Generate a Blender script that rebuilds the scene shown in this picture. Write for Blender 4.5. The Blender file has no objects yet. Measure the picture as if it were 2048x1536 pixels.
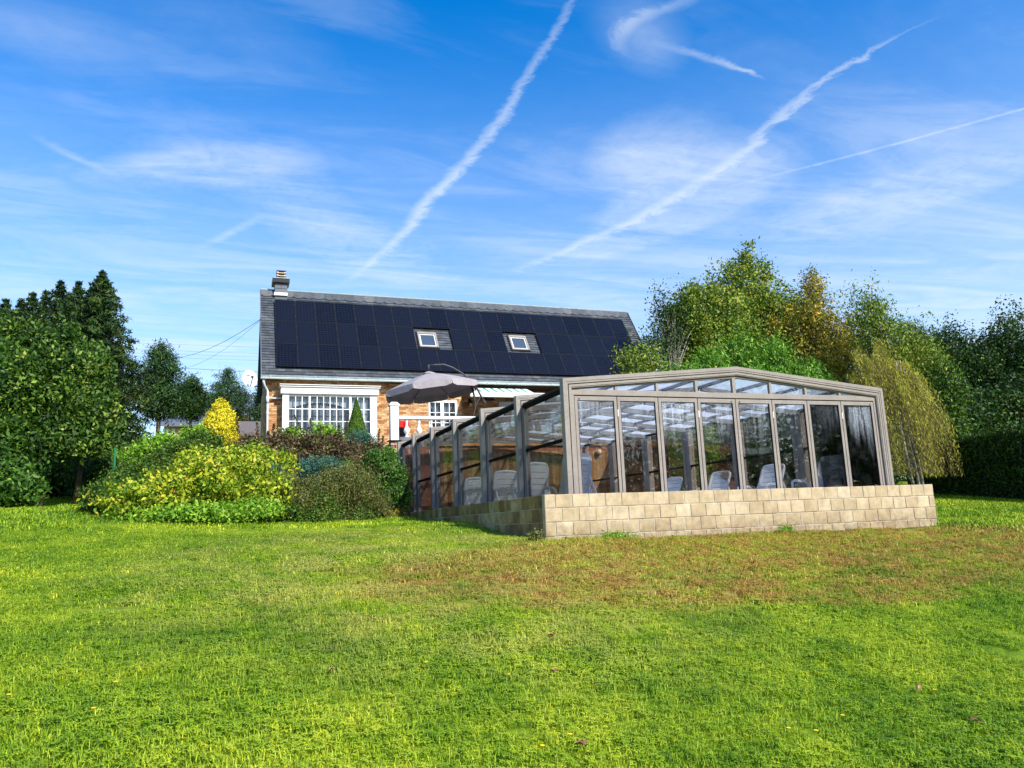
import bpy, math, random
import numpy as np
from math import radians as R, sin, cos, pi
random.seed(7); rng = np.random.default_rng(7)
SC = bpy.context.scene
COL = SC.collection
EYE = 1.6

# ------------------------------------------------------------------ camera
FPX = 1550.7; CX, CY = 1024, 768
def cam_matrix(yaw, pitch, roll):
    f = np.array([sin(yaw)*cos(pitch), cos(yaw)*cos(pitch), sin(pitch)])
    r = np.array([cos(yaw), -sin(yaw), 0.0]); u = np.cross(r, f)
    return np.array([r*cos(roll)+u*sin(roll), -r*sin(roll)+u*cos(roll), f])
CM = cam_matrix(R(20.35), R(10.302), R(-2.342))
from mathutils import Matrix, Vector
cam = bpy.data.cameras.new('camera'); cob = bpy.data.objects.new('camera', cam); COL.objects.link(cob)
m = Matrix.Identity(4)
for i in range(3):
    m[i][0] = CM[0][i]; m[i][1] = CM[1][i]; m[i][2] = -CM[2][i]
m[2][3] = EYE
cob.matrix_world = m
cam.sensor_width = 36; cam.lens = FPX/2048*36; cam.clip_end = 2000; cam.clip_start = 0.05
SC.camera = cob

def ray(px, py):
    return CM.T @ np.array([(px-CX)/FPX, -(py-CY)/FPX, 1.0])
def at(px, py, Y):
    d = ray(px, py); p = d*Y/d[1]; p[2] += EYE; return p
def ppm(p):                       # metres per photo pixel at a point
    q = np.array(p, float) - np.array([0, 0, EYE]); return float(CM[2] @ q)/FPX

# ------------------------------------------------------------------ sun, view
SUN_AZ, SUN_EL = R(25), R(38)
sdir = np.array([sin(SUN_AZ)*cos(SUN_EL), -cos(SUN_AZ)*cos(SUN_EL), sin(SUN_EL)])
sl = bpy.data.lights.new('sun', 'SUN'); sl.energy = 5.0; sl.angle = R(0.5); sl.color = (1, .95, .86)
so = bpy.data.objects.new('sun', sl); COL.objects.link(so)
so.rotation_mode = 'QUATERNION'; so.rotation_quaternion = Vector(sdir).to_track_quat('Z', 'Y')
SC.view_settings.view_transform = 'Standard'; SC.view_settings.look = 'None'
SC.view_settings.gamma = 1; SC.view_settings.use_curve_mapping = False
SC.view_settings.exposure = 0.45
try:
    SC.cycles.max_bounces = 8; SC.cycles.transparent_max_bounces = 24; SC.cycles.transmission_bounces = 8
    SC.cycles.diffuse_bounces = 3; SC.cycles.glossy_bounces = 3
except Exception: pass

# ------------------------------------------------------------------ node helper
class NT:
    def __init__(s, nt): s.nt = nt; s.n = nt.nodes; s.l = nt.links
    def new(s, t, **k):
        n = s.n.new(t)
        for a, b in k.items(): setattr(n, a, b)
        return n
    def put(s, sock, v):
        if isinstance(v, bpy.types.NodeSocket): s.l.new(v, sock)
        elif v is not None:
            if sock.type == 'RGBA' and len(v) == 3: v = (*v, 1)
            sock.default_value = v
    def math(s, op, a, b=None, c=None, clamp=False):
        n = s.new('ShaderNodeMath', operation=op, use_clamp=clamp)
        s.put(n.inputs[0], a)
        if b is not None: s.put(n.inputs[1], b)
        if c is not None: s.put(n.inputs[2], c)
        return n.outputs[0]
    def vmath(s, op, a, b=None):
        n = s.new('ShaderNodeVectorMath', operation=op); s.put(n.inputs[0], a)
        if b is not None: s.put(n.inputs[1], b)
        return n.outputs['Value'] if op in ('DOT_PRODUCT', 'LENGTH') else n.outputs[0]
    def mix(s, f, a, b, typ='MIX'):
        n = s.new('ShaderNodeMix', data_type='RGBA', blend_type=typ)
        s.put(n.inputs[0], f); s.put(n.inputs[6], a); s.put(n.inputs[7], b); return n.outputs[2]
    def noise(s, vec, scale, detail=3, rough=.55, out='Fac', dim='3D', dist=0):
        n = s.new('ShaderNodeTexNoise', noise_dimensions=dim); s.put(n.inputs['Vector'], vec)
        n.inputs['Scale'].default_value = scale; n.inputs['Detail'].default_value = detail
        n.inputs['Roughness'].default_value = rough; n.inputs['Distortion'].default_value = dist
        return n.outputs[out]
    def ramp(s, f, stops, interp='LINEAR'):
        n = s.new('ShaderNodeValToRGB'); s.put(n.inputs[0], f); r = n.color_ramp; r.interpolation = interp
        while len(r.elements) < len(stops): r.elements.new(.5)
        for e, (p, c) in zip(r.elements, stops):
            e.position = p; e.color = (*c, 1) if len(c) == 3 else c
        return n.outputs[0]
    def mapr(s, v, a, b, c=0., d=1., smooth=True):
        n = s.new('ShaderNodeMapRange', interpolation_type='SMOOTHSTEP' if smooth else 'LINEAR')
        s.put(n.inputs[0], v)
        for i, q in enumerate((a, b, c, d)): s.put(n.inputs[i+1], q)
        return n.outputs[0]
    def scale(s, vec, sc, loc=(0, 0, 0)):
        n = s.new('ShaderNodeMapping'); s.put(n.inputs[0], vec)
        n.inputs['Scale'].default_value = sc; n.inputs['Location'].default_value = loc; return n.outputs[0]

# ------------------------------------------------------------------ world: sky, cirrus, contrails
W = bpy.data.worlds.new('World'); SC.world = W; W.use_nodes = True
t = NT(W.node_tree); t.n.clear()
sky = t.new('ShaderNodeTexSky', sky_type='NISHITA'); sky.sun_disc = False
sky.sun_elevation = SUN_EL; sky.sun_rotation = R(155); sky.air_density = 1.0; sky.dust_density = .6; sky.ozone_density = 2.5
tc = t.new('ShaderNodeTexCoord').outputs['Generated']
sx = t.new('ShaderNodeSeparateXYZ'); t.put(sx.inputs[0], tc)
zz = t.math('MAXIMUM', sx.outputs[2], .03)
pxn = t.math('DIVIDE', sx.outputs[0], zz); pyn = t.math('DIVIDE', sx.outputs[1], zz)
cv = t.new('ShaderNodeCombineXYZ'); t.put(cv.inputs[0], pxn); t.put(cv.inputs[1], pyn); P2 = cv.outputs[0]
def pl2(px, py):
    d = ray(px, py); return np.array([d[0]/d[2], d[1]/d[2]])
nz_big = t.noise(P2, 1.1, 5, .6)
nz_mid = t.noise(P2, 3.5, 6, .62, dist=.6)
nz_fine = t.noise(P2, 13, 8, .72, dist=.8)
stv = t.scale(P2, (1, 1, 1)); 

mp = t.new('ShaderNodeMapping'); t.put(mp.inputs[0], P2); _d = pl2(1940, 370)-pl2(1500, 520); mp.inputs['Rotation'].default_value = (0, 0, -math.atan2(_d[1], _d[0])); mp.inputs['Scale'].default_value = (.6, 2.4, 1)
nz_str = t.noise(mp.outputs[0], 1.6, 7, .62, dist=.9)
def blob(cpx, a, b):
    c = pl2(*cpx); A = np.array([pl2(cpx[0]+a[0], cpx[1]+a[1])-c, pl2(cpx[0]+b[0], cpx[1]+b[1])-c]).T
    I = np.linalg.inv(A)
    dx = t.math('SUBTRACT', pxn, float(c[0])); dy = t.math('SUBTRACT', pyn, float(c[1]))
    u = t.math('ADD', t.math('MULTIPLY', dx, float(I[0, 0])), t.math('MULTIPLY', dy, float(I[0, 1])))
    v = t.math('ADD', t.math('MULTIPLY', dx, float(I[1, 0])), t.math('MULTIPLY', dy, float(I[1, 1])))
    r2 = t.math('ADD', t.math('MULTIPLY', u, u), t.math('MULTIPLY', v, v))
    return t.math('EXPONENT', t.math('MULTIPLY', r2, -1))
acc = None
for c, a, b, k in (((1290, 305), (150, -45), (25, 55), .85), ((1340, 400), (230, -70), (30, 60), .75), ((370, 330), (230, -12), (10, 36), .8),
                   ((620, 420), (230, 120), (-30, 70), .68), ((120, 405), (200, -28), (0, 26), .4), ((1740, 470), (380, -150), (60, 60), .65),
                   ((1200, 555), (520, 0), (0, 45), .5), ((1880, 255), (190, -50), (0, 45), .4), ((60, 60), (220, 60), (-20, 60), .28),
                   ((1900, 560), (260, -40), (0, 60), .55), ((780, 520), (300, 60), (0, 60), .4), ((1290, 80), (60, 55), (50, -45), .5), ((480, 60), (240, 110), (-30, 60), .22),
                   ((1960, 350), (200, -50), (20, 40), .6), ((1400, 395), (190, -95), (30, 42), .85), ((1250, 470), (190, -75), (20, 36), .7), ((1650, 420), (300, -110), (20, 50), .6), ((420, 530), (300, 20), (0, 50), .25)):
    g = t.math('MULTIPLY', blob(c, a, b), k)
    acc = g if acc is None else t.math('ADD', acc, g)
wisp = t.math('ADD', t.math('MULTIPLY', nz_str, .75), t.math('MULTIPLY', nz_fine, .25))
cirrus = t.math('MULTIPLY', t.math('MINIMUM', acc, .95), t.mapr(wisp, .25, .75, .22, .80))
veil = t.math('MULTIPLY', t.mapr(t.math('MULTIPLY', nz_big, t.mapr(nz_str, .3, .7, .6, 1.2)), .35, .75), .14)
low = t.math('MULTIPLY', t.mapr(sx.outputs[2], .62, .10, 0, .72), t.mapr(wisp, .3, .7, .62, 1.0))
cloud = t.math('MAXIMUM', cirrus, t.math('ADD', veil, low))
def contrail(pts, width, dens, ramp_pts, puff=1.0, wob=.35, wr=None):
    pts = [pl2(*q) for q in pts]; a, b = pts[0], pts[-1]; L = float(np.linalg.norm(b-a)); ud = (b-a)/L; vd = np.array([-ud[1], ud[0]])
    dx = t.math('SUBTRACT', pxn, float(a[0])); dy = t.math('SUBTRACT', pyn, float(a[1]))
    u = t.math('DIVIDE', t.math('ADD', t.math('MULTIPLY', dx, float(ud[0])), t.math('MULTIPLY', dy, float(ud[1]))), L)
    v = t.math('ADD', t.math('MULTIPLY', dx, float(vd[0])), t.math('MULTIPLY', dy, float(vd[1])))
    us = [float((p-a)@ud/L) for p in pts]; vs = [float((p-a)@vd) for p in pts]
    rngv = max(max(abs(x) for x in vs), .01)*2.4
    fc = t.new('ShaderNodeFloatCurve'); cu = fc.mapping.curves[0]
    while len(cu.points) < len(us): cu.points.new(.5, .5)
    for q, x, y in zip(cu.points, us, vs): q.location = (x, y/rngv+.5)
    fc.mapping.update(); t.put(fc.inputs['Value'], u)
    v0 = t.math('MULTIPLY', t.math('SUBTRACT', fc.outputs[0], .5), rngv)
    wn = t.math('MULTIPLY', t.math('SUBTRACT', nz_mid, .5), width*wob*4)
    wn2 = t.math('MULTIPLY', t.math('SUBTRACT', nz_fine, .5), width*puff*3)
    d = t.math('ABSOLUTE', t.math('ADD', t.math('SUBTRACT', v, v0), t.math('ADD', wn, wn2)))
    if wr: d = t.math('DIVIDE', d, t.ramp(u, [(p, (c, c, c)) for p, c in wr]))
    m_ = t.mapr(d, 0., width, 1., 0.)
    m_ = t.math('MULTIPLY', m_, t.mapr(nz_fine, .3, .62, .45, 1.0)); dn = t.ramp(u, [(p, (c, c, c)) for p, c in ramp_pts])
    inside = t.math('MULTIPLY', t.math('GREATER_THAN', u, -.005), t.math('LESS_THAN', u, 1.005))
    return t.math('MULTIPLY', t.math('MULTIPLY', m_, dn), t.math('MULTIPLY', inside, dens))
trails = [
    contrail([(1152, -14), (1092, 90), (1030, 190), (962, 290), (872, 385), (782, 490), (660, 580)], .036, .68, [(0, .3), (.15, .55), (.5, .9), (.8, .7), (1, 0)], .6, wr=[(0, .35), (.25, .8), (.6, 1), (1, .8)]),
    contrail([(1905, 30), (1755, 95), (1585, 215), (1435, 342), (1300, 425), (1170, 485), (1030, 542)], .046, .66, [(0, .0), (.12, .7), (.5, .85), (.8, .8), (1, .3)], .7, wr=[(0, .25), (.3, .75), (.6, 1), (1, 1)]),
    contrail([(2060, 214), (1900, 258), (1700, 312), (1440, 376)], .013, .5, [(0, 1), (.6, .7), (1, .1)], .35, .1),
    contrail([(1300, 86), (1390, 110), (1460, 132), (1532, 157)], .022, .62, [(0, .05), (.4, .6), (.8, .8), (1, .1)], .5, wr=[(0, 1), (.6, .7), (1, .25)]),
    contrail([(1244, 108), (1240, 84), (1250, 56), (1285, 32), (1345, 8), (1400, -16)], .035, .42, [(0, .2), (.3, .9), (1, .4)], .7),
    contrail([(540, 425), (450, 470), (385, 502)], .03, .35, [(0, .2), (.5, 1), (1, 0)], .4, .1),
    contrail([(60, 262), (140, 310), (240, 352)], .03, .35, [(0, 0), (.5, 1), (1, 0)], .6, .1),
]
for q in trails: cloud = t.math('SUBTRACT', 1.0, t.math('MULTIPLY', t.math('SUBTRACT', 1.0, t.math('MINIMUM', cloud, 1.0)), t.math('SUBTRACT', 1.0, t.math('MINIMUM', q, 1.0))))
cloud = t.math('MULTIPLY', t.math('MULTIPLY', cloud, .90), t.mapr(sx.outputs[2], .02, .12), clamp=True)
hs = t.new('ShaderNodeHueSaturation'); hs.inputs['Saturation'].default_value = 1.47; hs.inputs['Hue'].default_value = .506; hs.inputs['Value'].default_value = 1.34
t.put(hs.inputs['Color'], sky.outputs[0])
SKYS = .15
SKYV = 1.12
csc = t.mix(1.0, hs.outputs[0], (1.0, 1.0, 1.0), 'MULTIPLY')
fin = t.mix(cloud, csc, tuple(c/SKYS*.80 for c in (.86, .94, 1.0)))
bg = t.new('ShaderNodeBackground'); bg.inputs[1].default_value = SKYS; t.put(bg.inputs[0], fin)
wo = t.new('ShaderNodeOutputWorld'); t.l.new(bg.outputs[0], wo.inputs[0])

# ------------------------------------------------------------------ materials
def newmat(name):
    mm = bpy.data.materials.new(name); mm.use_nodes = True
    t = NT(mm.node_tree); t.n.clear(); o = t.new('ShaderNodeOutputMaterial'); return mm, t, o
def pos(t): return t.new('ShaderNodeNewGeometry').outputs['Position']
def simple(name, col, rough=.6, metal=0, var=.12, vscale=6, spec=.4, bump=0, bscale=60, dirt=None, coat=0):
    mm, t, o = newmat(name); p = pos(t)
    b = t.new('ShaderNodeBsdfPrincipled')
    n1 = t.noise(p, vscale, 5, .6); n2 = t.noise(p, vscale*7, 3, .6)
    f = t.math('ADD', t.math('MULTIPLY', n1, .6), t.math('MULTIPLY', n2, .4))
    c0 = tuple(max(0, c*(1-var*1.6)) for c in col); c1 = tuple(min(1, c*(1+var*1.2)) for c in col)
    c = t.mix(t.mapr(f, .3, .7), c0, c1)
    if dirt:
        c = t.mix(t.math('MULTIPLY', t.mapr(t.noise(p, dirt[1], 6, .7), .52, .72), dirt[2]), c, dirt[0])
    t.put(b.inputs['Base Color'], c); t.put(b.inputs['Roughness'], t.mapr(n2, .2, .8, rough*.8, min(1, rough*1.2)))
    b.inputs['Metallic'].default_value = metal; b.inputs['Specular IOR Level'].default_value = spec; b.inputs['Coat Weight'].default_value = coat
    if bump:
        bu = t.new('ShaderNodeBump'); bu.inputs['Strength'].default_value = bump; bu.inputs['Distance'].default_value = .01
        t.put(bu.inputs['Height'], t.noise(p, bscale, 4, .65)); t.put(b.inputs['Normal'], bu.outputs[0])
    t.l.new(b.outputs[0], o.inputs[0]); return mm
def attr(t, name):
    a = t.new('ShaderNodeAttribute'); a.attribute_name = name; return a.outputs['Fac']
def leafmat(name, stops, transl=.22, rough=.55, spec=.25, cluw=.5):
    """stops: colours from a ramp driven by per leaf and per twig random values"""
    mm, t, o = newmat(name)
    f = t.math('ADD', t.math('MULTIPLY', attr(t, 'rnd'), 1-cluw), t.math('MULTIPLY', attr(t, 'clu'), cluw))
    c = t.ramp(f, stops)
    b = t.new('ShaderNodeBsdfPrincipled'); t.put(b.inputs['Base Color'], c); b.inputs['Roughness'].default_value = rough
    b.inputs['Specular IOR Level'].default_value = spec
    tr = t.new('ShaderNodeBsdfTranslucent'); t.put(tr.inputs[0], t.mix(.5, c, (1, 1, .3), 'MULTIPLY'))
    ms = t.new('ShaderNodeMixShader'); ms.inputs[0].default_value = transl
    t.l.new(b.outputs[0], ms.inputs[1]); t.l.new(tr.outputs[0], ms.inputs[2]); t.l.new(ms.outputs[0], o.inputs[0]); return mm
def pieces(name, stops, rough=.85, bump=.3, bscale=70, var=.25, vs=9, wash=None, use='rnd', spec=.3):
    """colour per piece from the face attribute, or per object"""
    mm, t, o = newmat(name); p = pos(t)
    f = attr(t, 'rnd') if use == 'rnd' else t.new('ShaderNodeObjectInfo').outputs['Random']
    c = t.ramp(f, stops)
    n = t.noise(p, vs, 6, .65)
    c = t.mix(1.0, c, t.mix(t.mapr(n, .3, .7), (1-var,)*3, (1+var*.6,)*3), 'MULTIPLY')
    g = t.noise(p, bscale*3, 2, .6); c = t.mix(.25, c, t.mix(g, (0.02,)*3, (1,)*3), 'OVERLAY')
    if wash: c = t.mix(t.math('MULTIPLY', t.mapr(t.noise(p, wash[1], 6, .7), .5, .75), wash[2]), c, wash[0])
    if use == 'obj' and 'block' in name:
        sz = t.new('ShaderNodeSeparateXYZ'); t.put(sz.inputs[0], p)
        lo = t.mapr(t.math('ADD', sz.outputs[2], t.math('MULTIPLY', t.noise(p, 3.0, 5, .7), .55)), 1.62, 1.92, .75, 0)
        c = t.mix(t.math('MULTIPLY', lo, t.mapr(t.noise(p, 11, 4, .7), .35, .6, .3, 1)), c, (.20, .145, .08))
        dk = t.math('MULTIPLY', t.mapr(t.noise(t.scale(p, (9, 9, 1.2)), 1, 4, .65), .55, .7), .35); c = t.mix(dk, c, (.22, .19, .13))
    b = t.new('ShaderNodeBsdfPrincipled'); t.put(b.inputs['Base Color'], c); b.inputs['Roughness'].default_value = rough
    b.inputs['Specular IOR Level'].default_value = spec
    bu = t.new('ShaderNodeBump'); bu.inputs['Strength'].default_value = bump; bu.inputs['Distance'].default_value = .01
    t.put(bu.inputs['Height'], t.noise(p, bscale, 5, .7)); t.put(b.inputs['Normal'], bu.outputs[0])
    t.l.new(b.outputs[0], o.inputs[0]); return mm
def glassmat(name, tint, refl=.6, wet=0, dirt=0.04):
    mm, t, o = newmat(name); p = pos(t)
    tr = t.new('ShaderNodeBsdfTransparent'); tr.inputs[0].default_value = (*tint, 1)
    gl = t.new('ShaderNodeBsdfGlossy'); gl.inputs['Roughness'].default_value = .015
    bu = t.new('ShaderNodeBump'); bu.inputs['Strength'].default_value = .12; bu.inputs['Distance'].default_value = .02
    t.put(bu.inputs['Height'], t.noise(p, 1.3, 2)); t.put(gl.inputs['Normal'], bu.outputs[0])
    fr = t.new('ShaderNodeFresnel'); fr.inputs[0].default_value = 1.5
    f = t.math('MULTIPLY', fr.outputs[0], refl, clamp=True)
    ms = t.new('ShaderNodeMixShader'); t.put(ms.inputs[0], f); t.l.new(tr.outputs[0], ms.inputs[1]); t.l.new(gl.outputs[0], ms.inputs[2])
    di = t.new('ShaderNodeBsdfDiffuse'); di.inputs[0].default_value = (.75, .8, .88, 1)
    mk = t.math('MULTIPLY', t.mapr(t.noise(p, 4, 5), .45, .75), dirt)
    if wet:
        ob = t.mapr(t.noise(t.scale(p, (.75, 0, 0), (3.3, 0, 0)), 1, 1), .44, .60, .15, 1)
        sp = t.new('ShaderNodeSeparateXYZ'); t.put(sp.inputs[0], p)
        stv = t.scale(t.vmath('ADD', p, t.vmath('MULTIPLY', t.noise(p, 7, 2, .5, 'Color'), (.05, 0, .0))), (21, 0, .55)); s1 = t.mapr(t.noise(stv, 1, 3, .6), .5, .62)
        stw = t.scale(p, (6, 0, .5)); s2 = t.mapr(t.noise(stw, 1, 4, .7), .46, .6, 0, .8)
        spk = t.mapr(t.noise(p, 95, 2, .7), .42, .58, .05, 1)
        top = t.mapr(t.math('ADD', sp.outputs[2], t.math('MULTIPLY', t.noise(t.scale(p, (3, 3, .2)), 1, 2), 1.6)), 2.9+.65, 3.6+.75)
        tf = t.mapr(sp.outputs[2], 3.56, 3.42)          # clear margin below the top stile
        mk2 = t.math('MULTIPLY', t.math('MULTIPLY', t.math('MAXIMUM', s1, s2), spk), t.math('MULTIPLY', top, tf))
        mk = t.math('MAXIMUM', mk, t.math('MULTIPLY', t.math('MULTIPLY', mk2, ob), wet))
    m2 = t.new('ShaderNodeMixShader'); t.put(m2.inputs[0], mk); t.l.new(ms.outputs[0], m2.inputs[1]); t.l.new(di.outputs[0], m2.inputs[2])
    t.l.new(m2.outputs[0], o.inputs[0]); return mm

def each(mb, name, mats, parent, bevel=0):
    off = origin(parent); k = 0; out = []
    for vs in mb.v:
        fs = [tuple(i-k for i in f) for f in mb.f if k <= f[0] < k+len(vs)]; k += len(vs)
        m_ = MB(); m_.add(vs, fs, .5); out.append(m_.build(name, mats, parent, bevel=bevel))
    return out
MAT = {}
MAT['alu'] = simple('taupe_aluminium', (.285, .25, .22), .5, 0, .10, 3, .25, dirt=((.2, .17, .14), 14, .35))
MAT['alu_dark'] = simple('dark_rubber_aluminium', (.020, .016, .013), .95, 0, .1, 5, 0)
MAT['gap'] = simple('black_gasket', (.006, .006, .006), .7, 0, .1)
MAT['white'] = simple('white_paint', (.80, .79, .76), .45, 0, .04, 3, .4, dirt=((.5, .47, .42), 9, .25))
MAT['plastic'] = simple('white_plastic', (.88, .89, .90), .35, 0, .03, 3, .5)
MAT['navy'] = simple('navy_plastic', (.012, .016, .035), .3, 0, .1, 3, .5)
MAT['zinc'] = simple('weathered_zinc', (.40, .47, .46), .42, .3, .12, 2, .5, dirt=((.2, .22, .2), 6, .4))
MAT['pvc'] = simple('grey_pvc_pipe', (.62, .63, .64), .4, 0, .05, 4)
MAT['lead'] = simple('chimney_flashing', (.62, .62, .6), .6, 0, .15, 8, dirt=((.3, .2, .15), 10, .5))
MAT['black'] = simple('black_metal', (.014, .014, .015), .38, .2, .1, 5)
MAT['grey_metal'] = simple('grey_coated_metal', (.035, .035, .037), .45, .0, .1, 5)
MAT['clay'] = simple('cream_clay', (.60, .47, .33), .8, 0, .15, 20)
MAT['mortar'] = simple('mortar', (.30, .26, .21), .95, 0, .2, 12, .1, .5, 90)
MAT['mortar_pale'] = simple('pale_mortar', (.50, .46, .39), .95, 0, .2, 12, .1, .6, 90)
MAT['concrete'] = simple('weathered_concrete', (.34, .33, .31), .9, 0, .25, 7, .2, .5, 60, dirt=((.12, .12, .09), 5, .6))
MAT['coping'] = simple('grey_coping', (.17, .165, .17), .8, 0, .15, 7, .2, .3)
MAT['lichen'] = simple('yellow_lichen_concrete', (.50, .42, .08), .9, 0, .3, 20, .2, .5)
MAT['deck'] = simple('deck_tile', (.42, .38, .33), .8, 0, .15, 5, .3, .2)
MAT['dark'] = simple('dark_interior', (.02, .02, .022), .8, 0, .2, 3)
MAT['curtain'] = simple('grey_voile', (.27, .285, .30), .9, 0, .15, 2.5, .1)
MAT['valance'] = simple('white_lace', (.62, .64, .64), .9, 0, .06, 8, .1)
MAT['red'] = simple('red_plastic', (.65, .01, .015), .35, 0, .06, 5)
MAT['bulb'] = simple('cream_lamp_glass', (.85, .66, .38), .3, 0, .05, 5)
MAT['fabric'] = simple('taupe_canvas', (.33, .295, .30), .85, 0, .10, 3, .1, .15, 300)
MAT['barkb'] = simple('brown_bark', (.10, .075, .055), .95, 0, .35, 12, .1, .8, 30)
MAT['barkw'] = simple('pale_birch_bark', (.30, .28, .24), .9, 0, .4, 14, .1, .5, 30, dirt=((.05, .045, .04), 9, .8))
MAT['wire'] = simple('wire', (.05, .055, .06), .6)
MAT['green_post'] = simple('green_coated_steel', (.015, .16, .06), .4)
MAT['soil'] = simple('dark_soil', (.045, .032, .02), .95, 0, .3, 6, .1, .8, 25)
MAT['water'] = simple('pool_water', (.03, .18, .24), .06, 0, .05, 2, .5, .25, 3)
MAT['glass_door'] = glassmat('streaked_glass', (.93, .935, .955), .95, .6, .012)
MAT['glass_side'] = glassmat('smoky_side_glass', (.84, .82, .79), .42, 0, .015)
MAT['glass_clear'] = glassmat('clear_glass', (.93, .94, .95), .6, 0, .01)
MAT['glass_house'] = glassmat('house_glass', (.88, .91, .93), .45, 0, .02)
MAT['brick'] = pieces('tan_brick', [(0, (.30, .11, .04)), (.25, (.44, .20, .075)), (.5, (.52, .28, .12)), (.75, (.60, .36, .16)), (1, (.68, .46, .24))], .88, .35, 60, .2)
MAT['redbrick'] = pieces('old_red_brick', [(0, (.22, .08, .05)), (.5, (.36, .16, .10)), (1, (.5, .32, .22))], .88, .4, 60, .25, wash=((.5, .45, .4), 7, .5))
MAT['slate'] = pieces('slate', [(0, (.050, .058, .068)), (.5, (.068, .078, .092)), (.92, (.088, .098, .113)), (1, (.12, .125, .125))], .6, .35, 30, .25, 5, wash=((.12, .12, .112), 2.5, .15), spec=.35)
MAT['block'] = pieces('concrete_block', [(0, (.42, .325, .20)), (.35, (.475, .375, .235)), (.75, (.51, .41, .265)), (1, (.56, .46, .31))], .92, .55, 55, .22, 7, wash=((.60, .50, .33), 3.2, .5), use='obj', spec=.2)
MAT['block_dirty_shade'] = pieces('mossy_shaded_block', [(0, (.18, .11, .04)), (.4, (.28, .18, .07)), (.8, (.37, .25, .10)), (1, (.44, .35, .19))], .92, .55, 55, .4, 4, wash=((.07, .06, .03), 5, .6), use='obj', spec=.2)  # mossy tone, darkened further to hold the shade of the left return
MAT['board'] = pieces('stained_wood_board', [(0, (.22, .095, .035)), (.4, (.36, .18, .065)), (.8, (.46, .26, .11)), (1, (.32, .22, .12))], .6, .3, 30, .3, 5, use='obj')
MAT['board_dark'] = pieces('dark_wood_board', [(0, (.05, .022, .016)), (1, (.10, .045, .03))], .6, .3, 30, .3, 5, use='obj')  # dark tone carries the shade of the left-facing wood screen
MAT['rooftile'] = simple('brown_grey_tiles', (.17, .14, .13), .85, 0, .3, 25, .2, .4)
MAT['farslate'] = simple('blue_grey_slate', (.11, .125, .155), .6, 0, .1, 2)
MAT['farbrick'] = simple('pinkish_far_brick', (.56, .36, .27), .9, 0, .12, 8)
nt_ = NT(MAT['plastic'].node_tree); ou_ = [q for q in nt_.n if q.type == 'OUTPUT_MATERIAL'][0]; pb_ = [q for q in nt_.n if q.type == 'BSDF_PRINCIPLED'][0]
tl_ = nt_.new('ShaderNodeBsdfTranslucent'); tl_.inputs[0].default_value = (.92, .93, .95, 1); mx_ = nt_.new('ShaderNodeMixShader'); mx_.inputs[0].default_value = .42
nt_.l.new(pb_.outputs[0], mx_.inputs[1]); nt_.l.new(tl_.outputs[0], mx_.inputs[2]); nt_.l.new(mx_.outputs[0], ou_.inputs[0])
# poly roof pane
mm, t, o = newmat('opal_polycarbonate'); tr = t.new('ShaderNodeBsdfTranslucent'); tr.inputs[0].default_value = (.86, .90, .97, 1)
df = t.new('ShaderNodeBsdfDiffuse'); df.inputs[0].default_value = (.75, .77, .8, 1)
ms = t.new('ShaderNodeMixShader'); ms.inputs[0].default_value = .25; t.l.new(tr.outputs[0], ms.inputs[1]); t.l.new(df.outputs[0], ms.inputs[2])
tt = t.new('ShaderNodeBsdfTransparent'); tt.inputs[0].default_value = (.9, .95, 1, 1); m2 = t.new('ShaderNodeMixShader'); m2.inputs[0].default_value = .62
t.l.new(ms.outputs[0], m2.inputs[1]); t.l.new(tt.outputs[0], m2.inputs[2]); t.l.new(m2.outputs[0], o.inputs[0]); MAT['opal'] = mm
# awning stripes
mm, t, o = newmat('striped_awning'); p = pos(t); sp = t.new('ShaderNodeSeparateXYZ'); t.put(sp.inputs[0], p)
fr = t.math('FRACT', t.math('MULTIPLY', sp.outputs[0], 1/.34)); c = t.mix(t.math('GREATER_THAN', fr, .62), (.78, .80, .76), (.05, .27, .19))
b = t.new('ShaderNodeBsdfPrincipled'); t.put(b.inputs['Base Color'], c); b.inputs['Roughness'].default_value = .9; t.l.new(b.outputs[0], o.inputs[0]); MAT['awning'] = mm
# solar cells (UV = panel units)
mm, t, o = newmat('solar_cells'); uv = t.new('ShaderNodeUVMap').outputs[0]; su = t.new('ShaderNodeSeparateXYZ'); t.put(su.inputs[0], uv)
cu_ = t.math('FRACT', t.math('MULTIPLY', su.outputs[0], 6)); cv_ = t.math('FRACT', t.math('MULTIPLY', su.outputs[1], 10))
ax = t.math('ABSOLUTE', t.math('SUBTRACT', cu_, .5)); ay = t.math('ABSOLUTE', t.math('SUBTRACT', cv_, .5))
gapm = t.math('GREATER_THAN', t.math('MAXIMUM', ax, ay), .465)
dia = t.math('GREATER_THAN', t.math('ADD', ax, ay), .86)
bus = t.math('LESS_THAN', t.math('ABSOLUTE', t.math('SUBTRACT', ax, .2)), .028)
c = t.mix(attr(t, 'rnd'), (.0025, .0035, .0075), (.0045, .006, .012))
c = t.mix(t.math('MULTIPLY', bus, .5), c, (.028, .034, .05)); c = t.mix(t.math('MAXIMUM', gapm, dia), c, (.017, .020, .032))
b = t.new('ShaderNodeBsdfPrincipled'); t.put(b.inputs['Base Color'], c); b.inputs['Roughness'].default_value = .18; b.inputs['Specular IOR Level'].default_value = .16
t.l.new(b.outputs[0], o.inputs[0]); MAT['cells'] = mm

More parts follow.
